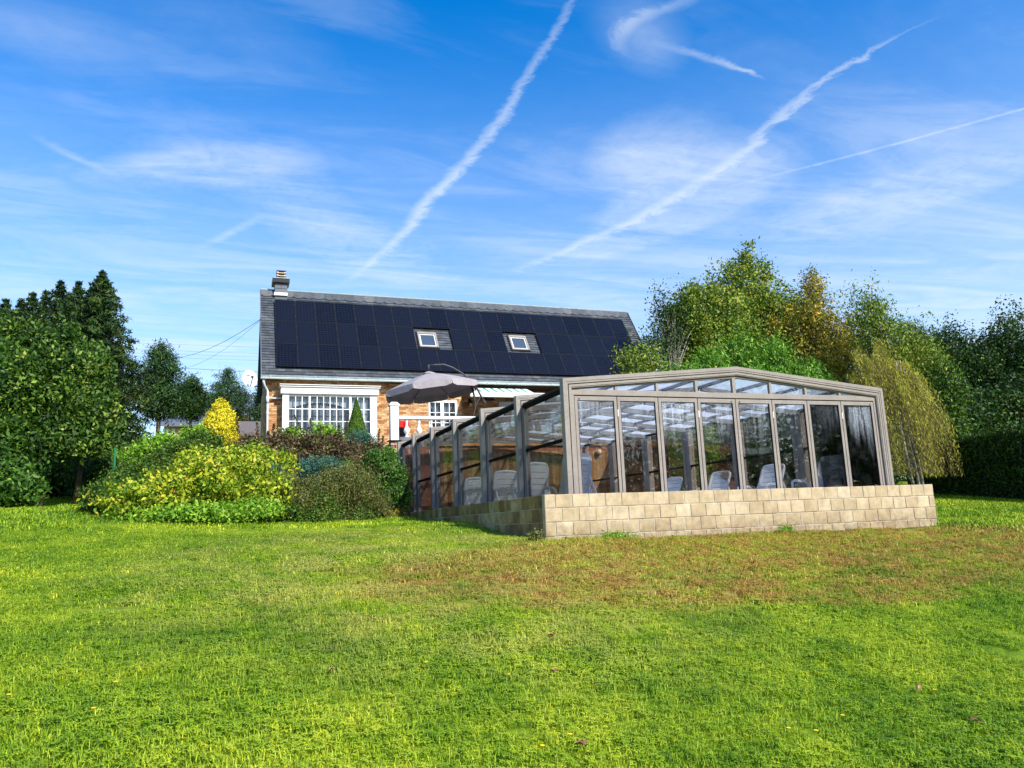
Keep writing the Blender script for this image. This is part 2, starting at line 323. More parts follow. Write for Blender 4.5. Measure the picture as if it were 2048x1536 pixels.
# ------------------------------------------------------------------ lawn colour shared by sheet and blades
def lawn_colour(t, p, blade=False):
    big = t.noise(p, .33, 4, .6); mid = t.noise(p, 1.1, 5, .65); fine = t.noise(p, 9, 4, .65); vf = t.noise(p, 60, 2, .6)
    sp = t.new('ShaderNodeSeparateXYZ'); t.put(sp.inputs[0], p)
    f = t.math('ADD', t.math('MULTIPLY', big, .34), t.math('ADD', t.math('MULTIPLY', mid, .33), t.math('MULTIPLY', fine, .33)))
    c = t.ramp(t.mapr(f, .36, .66, 0, 1, False), [(0, (.06, .15, .008)), (.22, (.15, .30, .012)), (.45, (.30, .45, .02)), (.75, (.54, .63, .04)), (1, (.76, .80, .13))])
    # parched zone in front of the block wall
    yy = sp.outputs[1]; xx = sp.outputs[0]
    ell = t.math('ADD', t.math('POWER', t.math('DIVIDE', t.math('SUBTRACT', xx, 7.2), 6.2), 2.0),
                 t.math('POWER', t.math('DIVIDE', t.math('SUBTRACT', yy, t.math('ADD', 8.6, t.math('MULTIPLY', t.math('SUBTRACT', xx, 8), .06))), 2.3), 2.0))
    zone = t.mapr(ell, 1.5, .25)
    pn = t.noise(t.scale(p, (.55, 1.4, 1)), 1.3, 5, .7); dry = t.mapr(t.math('ADD', pn, t.math('MULTIPLY', zone, .54)), .66, .94)
    dry = t.math('MULTIPLY', dry, t.mapr(t.noise(t.scale(p, (1.6, 3.2, 1)), 1.7, 4, .65), .38, .6, .25, 1))
    e2 = t.math('ADD', t.math('POWER', t.math('DIVIDE', t.math('SUBTRACT', xx, 2.2), 3.6), 2.0), t.math('POWER', t.math('DIVIDE', t.math('SUBTRACT', yy, 9.5), 4.5), 2.0))
    pale = t.math('MULTIPLY', t.mapr(e2, 1.4, .1), t.mapr(t.noise(p, 1.6, 5, .7), .38, .62))
    c = t.mix(t.math('MULTIPLY', pale, .72), c, (.58, .54, .14))
    dc = t.ramp(fine, [(.3, (.31, .16, .04)), (.5, (.50, .28, .075)), (.7, (.68, .46, .17))])
    c = t.mix(t.math('MULTIPLY', dry, .86), c, dc)
    c = t.mix(t.mapr(vf, .2, .8, .25, 0), c, (.01, .02, .002)) if not blade else c
    return c
mm, t, o = newmat('lawn_ground'); p = pos(t); c = lawn_colour(t, p); c = t.mix(.45, c, (.02, .035, .006))
b = t.new('ShaderNodeBsdfPrincipled'); t.put(b.inputs['Base Color'], c); b.inputs['Roughness'].default_value = .95; b.inputs['Specular IOR Level'].default_value = .1
bu = t.new('ShaderNodeBump'); bu.inputs['Strength'].default_value = .6; bu.inputs['Distance'].default_value = .03; t.put(bu.inputs['Height'], t.noise(p, 40, 5, .7)); t.put(b.inputs['Normal'], bu.outputs[0])
t.l.new(b.outputs[0], o.inputs[0]); MAT['lawn'] = mm
mm, t, o = newmat('grass_blades'); p = pos(t); c = lawn_colour(t, p, True)
rn = attr(t, 'rnd'); c = t.mix(1.0, c, t.ramp(rn, [(0, (.25, .32, .25)), (.4, (.8, .85, .8)), (.7, (1.05, 1.05, 1)), (.9, (1.4, 1.25, .9)), (1, (1.9, 1.5, 1.3))]), 'MULTIPLY')
b = t.new('ShaderNodeBsdfPrincipled'); t.put(b.inputs['Base Color'], c); b.inputs['Roughness'].default_value = .5; b.inputs['Specular IOR Level'].default_value = .25
tr = t.new('ShaderNodeBsdfTranslucent'); t.put(tr.inputs[0], c); ms = t.new('ShaderNodeMixShader'); ms.inputs[0].default_value = .35
t.l.new(b.outputs[0], ms.inputs[1]); t.l.new(tr.outputs[0], ms.inputs[2]); t.l.new(ms.outputs[0], o.inputs[0]); MAT['blade'] = mm

# ------------------------------------------------------------------ mesh helpers
def tag(o, label=None, cat=None, group=None, kind=None):
    if label: o['label'] = label
    if cat: o['category'] = cat
    if group: o['group'] = group
    if kind: o['kind'] = kind
    return o
def thing(name, loc, label, cat, group=None, rz=0):
    o = bpy.data.objects.new(name, None); COL.objects.link(o); o.location = loc; o.rotation_euler = (0, 0, rz)
    o.empty_display_size = .2
    return tag(o, label, cat, group)
def child(name, mesh, parent, loc=(0, 0, 0)):
    o = bpy.data.objects.new(name, mesh); COL.objects.link(o); o.location = loc
    if parent: o.parent = parent
    return o
def origin(o):
    v = np.zeros(3)
    while o is not None: v += np.array(o.location); o = o.parent
    return v
class MB:
    def __init__(s): s.v = []; s.f = []; s.r = []; s.n = 0; s.mi = []; s.cur = 0
    def add(s, vs, fs, r=None):
        vs = np.asarray(vs, float); s.v.append(vs); r = random.random() if r is None else r
        for f in fs: s.f.append(tuple(i+s.n for i in f)); s.r.append(r); s.mi.append(s.cur)
        s.n += len(vs); return s
    def box(s, x0, x1, y0, y1, z0, z1, r=None):
        x0, x1 = min(x0, x1), max(x0, x1); y0, y1 = min(y0, y1), max(y0, y1); z0, z1 = min(z0, z1), max(z0, z1)
        return s.add([(x0, y0, z0), (x1, y0, z0), (x1, y1, z0), (x0, y1, z0), (x0, y0, z1), (x1, y0, z1), (x1, y1, z1), (x0, y1, z1)],
              [(0, 3, 2, 1), (4, 5, 6, 7), (0, 1, 5, 4), (1, 2, 6, 5), (2, 3, 7, 6), (3, 0, 4, 7)], r)
    def hexa(s, p8, r=None):
        return s.add(p8, [(0, 3, 2, 1), (4, 5, 6, 7), (0, 1, 5, 4), (1, 2, 6, 5), (2, 3, 7, 6), (3, 0, 4, 7)], r)
    def bar(s, a, b, w, d, up=(0, 0, 1), r=None):     # box section w (side) x d (up)
        a = np.array(a, float); b = np.array(b, float); k = (b-a)/np.linalg.norm(b-a); sd = np.cross(k, up); sd /= np.linalg.norm(sd); u = np.cross(sd, k)
        q = [(-1, -1), (1, -1), (1, 1), (-1, 1)]
        return s.hexa([a+sd*w/2*i+u*d/2*j for i, j in q]+[b+sd*w/2*i+u*d/2*j for i, j in q], r)
    def tube(s, pts, rad, n=8, r=None, cap=True):
        pts = [np.array(q, float) for q in pts]; rad = rad if hasattr(rad, '__len__') else [rad]*len(pts)
        vs = []; pu = None
        for i, p in enumerate(pts):
            k = pts[min(i+1, len(pts)-1)]-pts[max(i-1, 0)]; k /= (np.linalg.norm(k)+1e-9)
            if pu is None: pu = np.cross(k, (0.3, .9, .2)); 
            pu = pu-k*(pu@k); pu /= (np.linalg.norm(pu)+1e-9); w = np.cross(k, pu)
            for j in range(n):
                a = 2*pi*j/n; vs.append(p+(pu*cos(a)+w*sin(a))*rad[i])
        fs = [(i*n+j, i*n+(j+1) % n, (i+1)*n+(j+1) % n, (i+1)*n+j) for i in range(len(pts)-1) for j in range(n)]
        if cap: fs += [tuple(range(n))[::-1], tuple((len(pts)-1)*n+j for j in range(n))]
        return s.add(vs, fs, r)
    def lathe(s, c, prof, n=14, r=None):
        c = np.array(c, float); vs = [c+np.array([rr*cos(2*pi*j/n), rr*sin(2*pi*j/n), z]) for rr, z in prof for j in range(n)]
        fs = [(i*n+j, i*n+(j+1) % n, (i+1)*n+(j+1) % n, (i+1)*n+j) for i in range(len(prof)-1) for j in range(n)]
        fs += [tuple(range(n))[::-1], tuple((len(prof)-1)*n+j for j in range(n))]
        return s.add(vs, fs, r)
    def mesh(s, name, mats, off=(0, 0, 0), smooth=False):
        me = bpy.data.meshes.new(name); v = np.concatenate(s.v)-np.array(off, float)
        me.from_pydata(v.tolist(), [], s.f); a = me.attributes.new('rnd', 'FLOAT', 'FACE'); a.data.foreach_set('value', s.r)
        for m_ in (mats if isinstance(mats, (list, tuple)) else [mats]): me.materials.append(m_)
        me.polygons.foreach_set('material_index', s.mi)
        if smooth: me.polygons.foreach_set('use_smooth', [True]*len(me.polygons))
        me.update(); return me
    def build(s, name, mats, parent=None, smooth=False, bevel=0, loc=None):
        """geometry given in world coordinates; stored relative to the parent (or loc)"""
        off = origin(parent) if parent else np.array(loc if loc is not None else (0, 0, 0), float)
        o = child(name, s.mesh(name, mats, off, smooth), parent, loc if (loc is not None and not parent) else (0, 0, 0))
        if bevel:
            b = o.modifiers.new('b', 'BEVEL'); b.width = bevel; b.segments = 2; b.limit_method = 'ANGLE'
        return o
def fastmesh(name, V, F, mat, rnd=None, clu=None, smooth=False):
    """V (N,3), F (M,4) or (M,3)"""
    me = bpy.data.meshes.new(name); k = F.shape[1]
    me.vertices.add(len(V)); me.vertices.foreach_set('co', V.astype(np.float32).ravel())
    me.loops.add(F.size); me.loops.foreach_set('vertex_index', F.astype(np.int32).ravel())
    me.polygons.add(len(F)); me.polygons.foreach_set('loop_start', np.arange(0, F.size, k, dtype=np.int32))
    for nm, a in (('rnd', rnd), ('clu', clu)):
        if a is not None:
            at_ = me.attributes.new(nm, 'FLOAT', 'FACE'); at_.data.foreach_set('value', a.astype(np.float32))
    me.materials.append(mat); me.update(calc_edges=True)
    if smooth: me.polygons.foreach_set('use_smooth', [True]*len(me.polygons))
    return me

# ------------------------------------------------------------------ terrain
CP = np.array([(0, 0, 0), (-6, 0, .3), (8, 0, -.1), (1.4, 4, .42), (-1.5, 4, .55), (5, 4, .25), (12, 4, .5), (-8, 5, 1.0), (3, 7, .86), (8, 7, .78),
 (4.28, 10.43, 1.37), (8, 10.43, 1.32), (11.7, 10.43, 1.30), (15, 10, 1.3), (20, 10, 1.4), (4.29, 12, 1.45), (4.29, 13.2, 1.57), (4.29, 14.1, 1.65),
 (4.29, 16, 1.71), (4.29, 19.4, 1.95), (1.5, 17, 1.83), (-1, 15.5, 1.86), (-2.1, 15.5, 1.95), (-2.7, 18, 2.3), (-5.1, 22, 2.45), (-9, 22, 2.6), (-10, 14, 1.8), (-3, 11, 1.4),
 (11.8, 15, 1.6), (19, 14.5, 1.71), (19, 16.7, 1.95), (12, 20, 1.9), (25, 18, 2.2), (20, 30, 2.6), (30, 30, 3), (1, 21, 2.3), (3, 24, 3.1), (0, 24, 3.0),
 (-3, 26, 3.2), (4.5, 27, 3.8), (1, 29, 4.1), (1, 31, 4.2), (-8, 30, 3.5), (18, 33, 3.4), (0, 45, 5.0), (-20, 45, 4.8), (15, 45, 4.2), (30, 45, 3.6), (30, 5, 1.4), (-20, 20, 2.8)], float)
def _U(r2): return np.where(r2 > 1e-12, r2*np.log(np.maximum(r2, 1e-12)), 0)
n_ = len(CP); D2 = ((CP[:, None, :2]-CP[None, :, :2])**2).sum(-1); Pm = np.c_[np.ones(n_), CP[:, :2]]
Wt = np.linalg.solve(np.block([[_U(D2)+np.eye(n_)*.25, Pm], [Pm.T, np.zeros((3, 3))]]), np.r_[CP[:, 2], 0, 0, 0])
def H(x, y):
    x = np.asarray(x, float); y = np.asarray(y, float); sh = np.broadcast(x, y).shape; x = np.broadcast_to(x, sh).ravel(); y = np.broadcast_to(y, sh).ravel()
    xc = np.clip(x, -20, 32); yc = np.clip(y, -3, 46)
    r2 = (xc[:, None]-CP[:, 0])**2+(yc[:, None]-CP[:, 1])**2
    z = _U(r2) @ Wt[:n_]+Wt[n_]+Wt[n_+1]*xc+Wt[n_+2]*yc
    return z.reshape(sh)
def h1(x, y): return float(H(x, y))
HX0, HX1, HY0, HY1 = 4.29, 11.71, 10.43, 24.30
xs = np.unique(np.r_[np.linspace(-500, -24, 10), np.arange(-22, -8, 2), np.arange(-8, 4.2, .3), HX0, HX0+.15, np.arange(4.7, 11.4, .6), HX1-.15, HX1, np.arange(12, 22, .35), np.arange(22.5, 40, 3), np.linspace(45, 600, 10)])
ys = np.unique(np.r_[np.linspace(-300, -8, 6), np.arange(-5, 2, 1), np.arange(2, 10.3, .3), HY0, HY0+.15, np.arange(10.8, 24, .35), HY1-.15, HY1, np.arange(24.6, 32, .6), np.arange(33, 50, 2), np.linspace(55, 700, 12)])
gx, gy = np.meshgrid(xs, ys); gz = H(gx, gy)
gz += -.008+.012*np.sin(gx*2.1+gy*.7)*np.cos(gy*1.7-gx*.4)
inside = (gx > HX0+.1) & (gx < HX1-.1) & (gy > HY0+.1) & (gy < HY1-.1); gz[inside] = .8
nx, ny = len(xs), len(ys); ii = np.arange((ny-1)*(nx-1)); r_, c_ = ii//(nx-1), ii % (nx-1); q = r_*nx+c_
F = np.c_[q, q+1, q+nx+1, q+nx]
V = np.c_[gx.ravel(), gy.ravel(), gz.ravel()]
g = child('ground', fastmesh('ground', V, F, MAT['lawn'], smooth=True), None); tag(g, 'sloping lawn with parched brown patches below the block wall', None, kind='structure')

# ------------------------------------------------------------------ foliage helpers
def leaves(C, size, aspect, cluid=None, droop=0., nrm=None, jit=1.0, seed=0):
    """rhomb leaves at centres C; returns V,F,rnd,clu"""
    g_ = np.random.default_rng(seed+len(C)); n = len(C)
    d = g_.normal(size=(n, 3)); d[:, 2] -= droop*1.5; 
    d /= np.linalg.norm(d, axis=1)[:, None]
    nn = g_.normal(size=(n, 3))*jit
    if nrm is not None: nn += nrm*1.2
    s_ = np.cross(d, nn); s_ /= (np.linalg.norm(s_, axis=1)[:, None]+1e-9)
    L = size*(.6+.8*g_.random(n))[:, None]; w = L*aspect/2; up = np.cross(s_, d)
    V = np.stack([C-d*L/2, C+s_*w-d*L*.05+up*L*.08, C+d*L/2, C-s_*w-d*L*.05+up*L*.08], 1).reshape(-1, 3)
    F = np.arange(4*n).reshape(n, 4); rnd = g_.random(n)
    clu = cluid if cluid is not None else g_.random(n)
    return V, F, rnd, clu
def cluster_points(blobs, ncl, per, spread, shell=.55, seed=0, flat=1.0, lump=.25):
    """blobs: (centre(3), radii(3)) -> leaf centres, cluster value, outward normals"""
    g_ = np.random.default_rng(seed); vol = np.array([np.prod(b[1])**(2/3) for b in blobs]); cnt = np.maximum(1, (vol/vol.sum()*ncl).astype(int))
    CC = []; NN = []
    for (c, r), k in zip(blobs, cnt):
        d = g_.normal(size=(k, 3)); d /= np.linalg.norm(d, axis=1)[:, None]
        rad = (shell+(1-shell)*g_.random(k)**.6)
        # lumpy outline
        ph = g_.random(6)*6.28
        lm = 1+lump*(np.sin(d[:, 0]*5+ph[0])*np.sin(d[:, 1]*5+ph[1])+.6*np.sin(d[:, 2]*8+ph[2]+d[:, 0]*4))
        CC.append(np.array(c)+d*np.array(r)*(rad*lm)[:, None]); NN.append(d)
    CC = np.concatenate(CC); NN = np.concatenate(NN); k = len(CC)
    cv_ = g_.random(k); m_ = g_.normal(size=(k, per, 3))*spread; m_[:, :, 2] *= flat
    P = (CC[:, None, :]+m_).reshape(-1, 3)
    return P, np.repeat(cv_, per), np.repeat(NN, per, 0), CC
def limbs(base, top, targets, r0, mb=None, seed=0, n=7):
    g_ = np.random.default_rng(seed); mb = mb or MB(); base = np.array(base, float); top = np.array(top, float)
    k = 7; ax = [base+(top-base)*i/(k-1)+np.r_[g_.normal(size=2)*.04*np.linalg.norm(top-base)*.3*(0 < i), 0] for i in range(k)]
    mb.tube(ax, [r0*(1-.82*i/(k-1)) for i in range(k)], n)
    for tg in targets:
        tg = np.array(tg, float); f = np.clip((tg[2]-base[2])/(top[2]-base[2]+1e-6)*.62, .12, .85); i0 = f*(k-1); s_ = ax[int(i0)]+(ax[min(int(i0)+1, k-1)]-ax[int(i0)])*(i0 % 1)
        mid = s_*.5+tg*.5+np.r_[g_.normal(size=2)*.12, .15*np.linalg.norm(tg-s_)*.4]; rr = r0*(1-.82*f)*.55
        mb.tube([s_, s_*.7+mid*.3+np.r_[0, 0, .03], mid, tg], [rr, rr*.8, rr*.5, rr*.15], 5)
    return mb
def pxblob(bx, by, rx, ry, Y, dy=None):
    c = at(bx, by, Y); k = ppm(c); return (c, (rx*k, (dy if dy is not None else rx*k), ry*k))
def leafobj(name, mat, parent, P, clu, nrm, size, aspect, droop=0, seed=0, jit=1.0):
    V, F, rn, cl = leaves(P, size, aspect, clu, droop, nrm, jit, seed)
    return child(name, fastmesh(name, V-origin(parent), F, mat, rn, cl), parent)
G = lambda *a: a
LM = {  # darkest stops lowered to put crown shade into the leaf colour
 'broad': leafmat('fresh_green_leaves', [(0, (.006, .02, .003)), (.35, (.02, .06, .006)), (.7, (.075, .16, .014)), (.9, (.22, .33, .04)), (1, (.36, .36, .06))], cluw=.65),
 'broad_dark': leafmat('deep_green_leaves', [(0, (.008, .025, .006)), (.5, (.028, .075, .012)), (1, (.09, .17, .03))]),
 'spruce': leafmat('spruce_needles', [(0, (.005, .016, .004)), (.5, (.022, .06, .012)), (.85, (.07, .13, .022)), (1, (.17, .22, .04))], .15),
 'pine': leafmat('blue_green_pine_needles', [(0, (.005, .018, .005)), (.5, (.024, .07, .014)), (1, (.10, .20, .04))], .12),
 'birch': leafmat('yellowing_green_leaves', [(0, (.02, .05, .008)), (.3, (.07, .14, .015)), (.6, (.20, .30, .03)), (.85, (.40, .40, .05)), (1, (.52, .34, .05))]),
 'orange': leafmat('orange_brown_leaves', [(0, (.03, .045, .008)), (.3, (.12, .15, .02)), (.55, (.30, .27, .03)), (.82, (.52, .34, .04)), (1, (.62, .46, .09))]),
 'peach': leafmat('bright_peach_leaves', [(0, (.02, .08, .008)), (.4, (.09, .24, .018)), (.8, (.22, .42, .04)), (1, (.40, .58, .08))]),
 'willow': leafmat('golden_willow_leaves', [(0, (.10, .09, .012)), (.4, (.28, .27, .025)), (.8, (.48, .46, .05)), (1, (.62, .52, .12))]),
 'oak': leafmat('dark_oak_leaves', [(0, (.004, .012, .003)), (.45, (.018, .05, .006)), (.8, (.06, .13, .014)), (1, (.20, .22, .03))]),
 'hedge': leafmat('hedge_sprigs', [(0, (.006, .018, .003)), (.5, (.03, .07, .008)), (1, (.12, .22, .02))]),
 'yellow': leafmat('yellow_spirea_leaves', [(0, (.025, .08, .008)), (.3, (.12, .24, .015)), (.55, (.36, .46, .025)), (.82, (.68, .64, .05)), (.94, (.72, .46, .12)), (1, (.62, .18, .10))], .3),
 'lime': leafmat('lime_green_leaves', [(0, (.05, .14, .012)), (.5, (.17, .36, .02)), (1, (.40, .54, .06))]),
 'gold': leafmat('golden_conifer_sprays', [(0, (.36, .36, .02)), (.5, (.75, .66, .025)), (1, (.90, .78, .08))], .25),
 'cotone': leafmat('small_dark_leaves_with_orange', [(0, (.012, .035, .005)), (.45, (.05, .12, .012)), (.85, (.16, .26, .03)), (.95, (.35, .28, .05)), (1, (.55, .18, .05))], .3, cluw=.25),
 'purple': leafmat('purple_brown_leaves', [(0, (.018, .009, .007)), (.3, (.07, .035, .024)), (.5, (.10, .12, .03)), (.7, (.18, .11, .06)), (.88, (.34, .23, .13)), (1, (.30, .42, .08))], .3, cluw=.4),
 'juniper': leafmat('blue_green_juniper', [(0, (.012, .045, .030)), (.5, (.045, .13, .09)), (1, (.14, .28, .20))], .15),
 'heather': leafmat('olive_brown_heather', [(0, (.025, .04, .010)), (.35, (.08, .13, .02)), (.65, (.19, .20, .05)), (1, (.42, .30, .15))], .25),
 'cone': leafmat('dwarf_spruce_green', [(0, (.03, .07, .008)), (.5, (.085, .18, .015)), (1, (.16, .26, .03))], .15),
 'box': leafmat('glossy_evergreen_leaves', [(0, (.014, .045, .008)), (.5, (.05, .13, .016)), (.85, (.12, .25, .03)), (1, (.32, .46, .05))]),
}

def spiky(blobs, n, px=4, py=20, seed=0):
    g_ = np.random.default_rng(seed); out = list(blobs)
    for i in range(n):
        c, r = blobs[g_.integers(len(blobs))]; k = ppm(c); a = g_.random()*6.28; q = g_.random()**.5*.85
        z = c[2]+r[2]*math.sqrt(max(0, 1-q*q))*.9; w = px*k*(.7+.6*g_.random())
        out.append((np.array([c[0]+cos(a)*q*r[0], c[1]+sin(a)*q*r[1], z]), (w, w, py*k*(.5+.8*g_.random()))))
    return out
def plant(name, label, cat, blobs, mat, ncl, per, size, aspect=.55, spread=.12, stem='barkb', group=None, seed=1, shell=.55, droop=0, trunk=None, lump=.25, twigs=6, r0=None, flat=1., base=None, part='crown', jit=1.0):
    cx_ = np.mean([b[0][0] for b in blobs]); cy_ = np.mean([b[0][1] for b in blobs])
    if base is not None: cx_, cy_ = base
    bz = h1(cx_, cy_)-.05
    o = thing(name, (cx_, cy_, bz), label, cat, group)
    P, cl, N_, CC = cluster_points(blobs, ncl, per, spread, shell, seed, flat, lump)
    leafobj(part, LM[mat] if isinstance(mat, str) else mat, o, P, cl, N_, size, aspect, droop, seed, jit)
    zt = max(b[0][2]+b[1][2]*.5 for b in blobs); tp = max(blobs, key=lambda b: b[0][2])[0]
    g_ = np.random.default_rng(seed+5); tgs = CC[g_.choice(len(CC), min(twigs, len(CC)), False)] if twigs else []
    hgt = zt-bz
    mb = limbs((cx_, cy_, bz), (tp[0], tp[1], zt), list(tgs)+[b[0] for b in blobs], r0 if r0 else max(.02, hgt*.018), seed=seed)
    mb.build('trunk' if cat == 'tree' else 'stem', MAT[stem], o, smooth=True)
    return o
def conifer(name, label, px, pyt, pyb, halfw, Y, mat, seed, nb=26, per=90, size=.16, droop=.25, pine=False, group=None, asp=.22):
    top = at(px, pyt, Y); k = ppm(top); bx, by = top[0], top[1]; gz_ = h1(bx, by); lowz = max(at(px, pyb, Y)[2], gz_+.1); rad = halfw*k
    o = thing(name, (bx, by, gz_), label, 'tree', group); g_ = np.random.default_rng(seed)
    mb = MB(); mb.tube([(bx, by, gz_-.1), (bx, by, gz_+(top[2]-gz_)*.5), (bx, by, top[2]-.05)], [rad*.07+.05, rad*.045+.03, .012], 7)
    P = []; C = []; N_ = []; hh = top[2]-lowz; tiers = nb
    for i in range(tiers):
        f = (i+.3*g_.random())/tiers; z = top[2]-hh*f; r = rad*(f**.68)*(.80+.4*g_.random()) if not pine else rad*(min(1, f*1.9)**.7)*(.65+.5*g_.random())*(1-.25*max(0, f-.7)/.3)
        r = r*min(1, (f+.02)/.07)**.6 if not pine else r
        m_ = int(5+f*6) if not pine else int(4+f*5); a0 = g_.random()*6.28
        for j in range(m_):
            a = a0+6.28*j/m_+g_.normal()*.2; rr = r*(.75+.45*g_.random()); dz = (-droop*rr if not pine else .25*rr)+g_.normal()*.05*rr
            e = np.array([bx+cos(a)*rr, by+sin(a)*rr, z+dz]); s_ = np.array([bx, by, z])
            mb.tube([s_, (s_+e)/2+np.r_[0, 0, .06*rr], e], [.018+.01*rr, .012+.004*rr, .004], 4, cap=False)
            n = int(per*(.25+rr/max(rad, .1))); tt_ = g_.random(n)**.7; 
            if pine: tt_ = .45+.55*tt_
            q = s_+(e-s_)*tt_[:, None]; q[:, 2] += .06*rr*4*tt_*(1-tt_)
            sp_ = ((.03+.13*rr*(1-tt_*.75)))[:, None] if not pine else np.full((n, 1), .10+.05*rad)
            q = q+g_.normal(size=(n, 3))*sp_*np.array([1, 1, .55 if not pine else .8])
            P.append(q); C.append(np.full(n, g_.random())); N_.append(np.tile((cos(a)*.5, sin(a)*.5, .7), (n, 1)))
    if not pine:
        n = 60; tz = g_.random(n); P.append(np.c_[bx+g_.normal(size=n)*.05, by+g_.normal(size=n)*.05, top[2]-.3+tz*.35]); C.append(np.full(n, .3)); N_.append(np.tile((0, 0, 1), (n, 1)))
    mb.build('trunk', MAT['barkb'], o)
    leafobj('crown', LM[mat], o, np.concatenate(P), np.concatenate(C), np.concatenate(N_), size, asp, .3 if not pine else -.2, seed)
    return o


MAT['roofglass'] = simple('skylight_glass', (.05, .07, .10), .04, 0, .05, 3, 1.0)
SKIP = [(7, 9), (12, 14)]
# ------------------------------------------------------------------ block wall
def Z(z): return z+EYE
WT = Z(.414)
wall = thing('retaining_wall', (HX0, HY0, 1.2), 'low wall of sand coloured concrete blocks carrying the glass pool enclosure', 'wall')
mb = MB(); zc = .75; e = .009
mb.box(HX0+e, HX1-e, HY0+e, HY0+.18, zc, WT-.006); mb.box(HX0+e, HX0+.18, HY0+.18, 24.0, zc, WT-.006); mb.box(HX1-.18, HX1-e, HY0+.18, 24.0, zc, WT-.006)
mb.build('mortar_core', MAT['mortar_pale'], wall)
def block_mesh(w, h, d, seed):
    g_ = np.random.default_rng(seed); m_ = MB(); nx_, nz_ = 3, 2
    import bmesh
    bm = bmesh.new(); bmesh.ops.create_cube(bm, size=1)
    for v in bm.verts: v.co = Vector((v.co.x*w, v.co.y*d, v.co.z*h))
    bmesh.ops.bevel(bm, geom=[e_ for e_ in bm.edges], offset=.006, segments=1, affect='EDGES')
    for v in bm.verts: v.co += Vector(g_.normal(size=3)*.0012)
    me = bpy.data.meshes.new('block'); bm.to_mesh(me); bm.free(); return me
BW, BH, J = .270, .20, .008
full = [block_mesh(BW-J, BH-J, .10, i) for i in range(4)]; half = [block_mesh(BW/2-J, BH-J, .10, 9)]
for me in full+half: me.materials.append(MAT['block'])
dirty_shaded = []
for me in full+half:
    d_ = me.copy(); d_.materials.clear(); d_.materials.append(MAT['block_dirty_shade']); dirty_shaded.append(d_)
wo_ = origin(wall)
def put_block(me, x, y, z, rz):
    o = child('block', me, wall, (x-wo_[0]+random.gauss(0, .0015), y-wo_[1]+random.uniform(-.0025, .0025), z-wo_[2])); o.rotation_euler = (random.gauss(0, .004), random.gauss(0, .003), rz+random.gauss(0, .003))
for row in range(4):
    zc = WT-BH*(row+.5); x = HX0; first = True; off = [BW*.62, BW*1.0, BW*.6, BW*.9][row]
    L = HX1-HX0
    while x < HX1-.02:
        w = min(off if first and off < BW*.95 else BW, HX1-x); first = False
        if w < .06: w = HX1-x
        me = random.choice(full) if w > BW*.95 else half[0]
        o_ = (w-J)/(BW/2-J) if me is half[0] else 1
        put_block(me, x+w/2, HY0+.05-.002*(row % 2), zc, 0)
        if me is half[0]: bpy.context.scene.collection.objects[-1].scale = (o_, 1, 1)
        x += w
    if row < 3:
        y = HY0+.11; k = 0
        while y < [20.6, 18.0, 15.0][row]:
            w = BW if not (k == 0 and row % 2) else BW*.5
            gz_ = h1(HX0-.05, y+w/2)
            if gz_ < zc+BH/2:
                me = dirty_shaded[random.randrange(4)] if w == BW else dirty_shaded[4]
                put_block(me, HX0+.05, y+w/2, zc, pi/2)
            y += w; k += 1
# footing strip of rough concrete at the bottom
MB().box(HX0+.004, HX1-.004, HY0+.006, HY0+.1, .7, 1.335).build('footing', MAT['mortar_pale'], wall)

# ------------------------------------------------------------------ deck and pool
DZ = Z(.05)
mb = MB(); mb.box(HX0+.19, 6.7, HY0+.19, 24.0, DZ-.2, DZ); mb.box(9.9, HX1-.19, HY0+.19, 24.0, DZ-.2, DZ); mb.box(6.7, 9.9, HY0+.19, 12.6, DZ-.2, DZ); mb.box(6.7, 9.9, 22.0, 24.0, DZ-.2, DZ)
d = mb.build('pool_deck', MAT['deck']); tag(d, kind='structure')
mb = MB(); mb.box(6.71, 9.89, 12.61, 21.99, DZ-.25, DZ-.14); w_ = mb.build('pool_water', MAT['water']); tag(w_, kind='structure')

# ------------------------------------------------------------------ enclosure
XL, XR, XM, Y0_, ML = 4.913, 11.38, 8.20, 10.95, 2.116
enc = thing('pool_enclosure', (XM, Y0_, DZ), 'telescopic taupe aluminium and glass pool enclosure with eight folding doors at its front', 'pool enclosure')
def arch_pts(i, k, y):   # inset i from the outer outline of frame k
    dz = k*.084; ze = Z(2.25)+dz-i; zr = Z(2.53)+dz-i; return [(XL+i, y, DZ), (XL+i, y, ze-.012), (XM, y, zr), (XR-i, y, ze-.03), (XR-i, y, DZ)]
def arch_band(mb, i0, i1, k, y0, y1):
    A0 = arch_pts(i0, k, y0); B0 = arch_pts(i1, k, y0); A1 = arch_pts(i0, k, y1); B1 = arch_pts(i1, k, y1)
    for s_ in range(4):
        a, b, c, d_ = A0[s_], A0[s_+1], B0[s_+1], B0[s_]; a1, b1, c1, d1 = A1[s_], A1[s_+1], B1[s_+1], B1[s_]
        mb.add([a, b, c, d_, a1, b1, c1, d1], [(0, 1, 2, 3)[::-1], (4, 5, 6, 7), (0, 4, 5, 1), (3, 2, 6, 7)], .5)
    for q in (0, 4):
        mb.add([A0[q], B0[q], B1[q], A1[q]], [(0, 1, 2, 3)], .5)
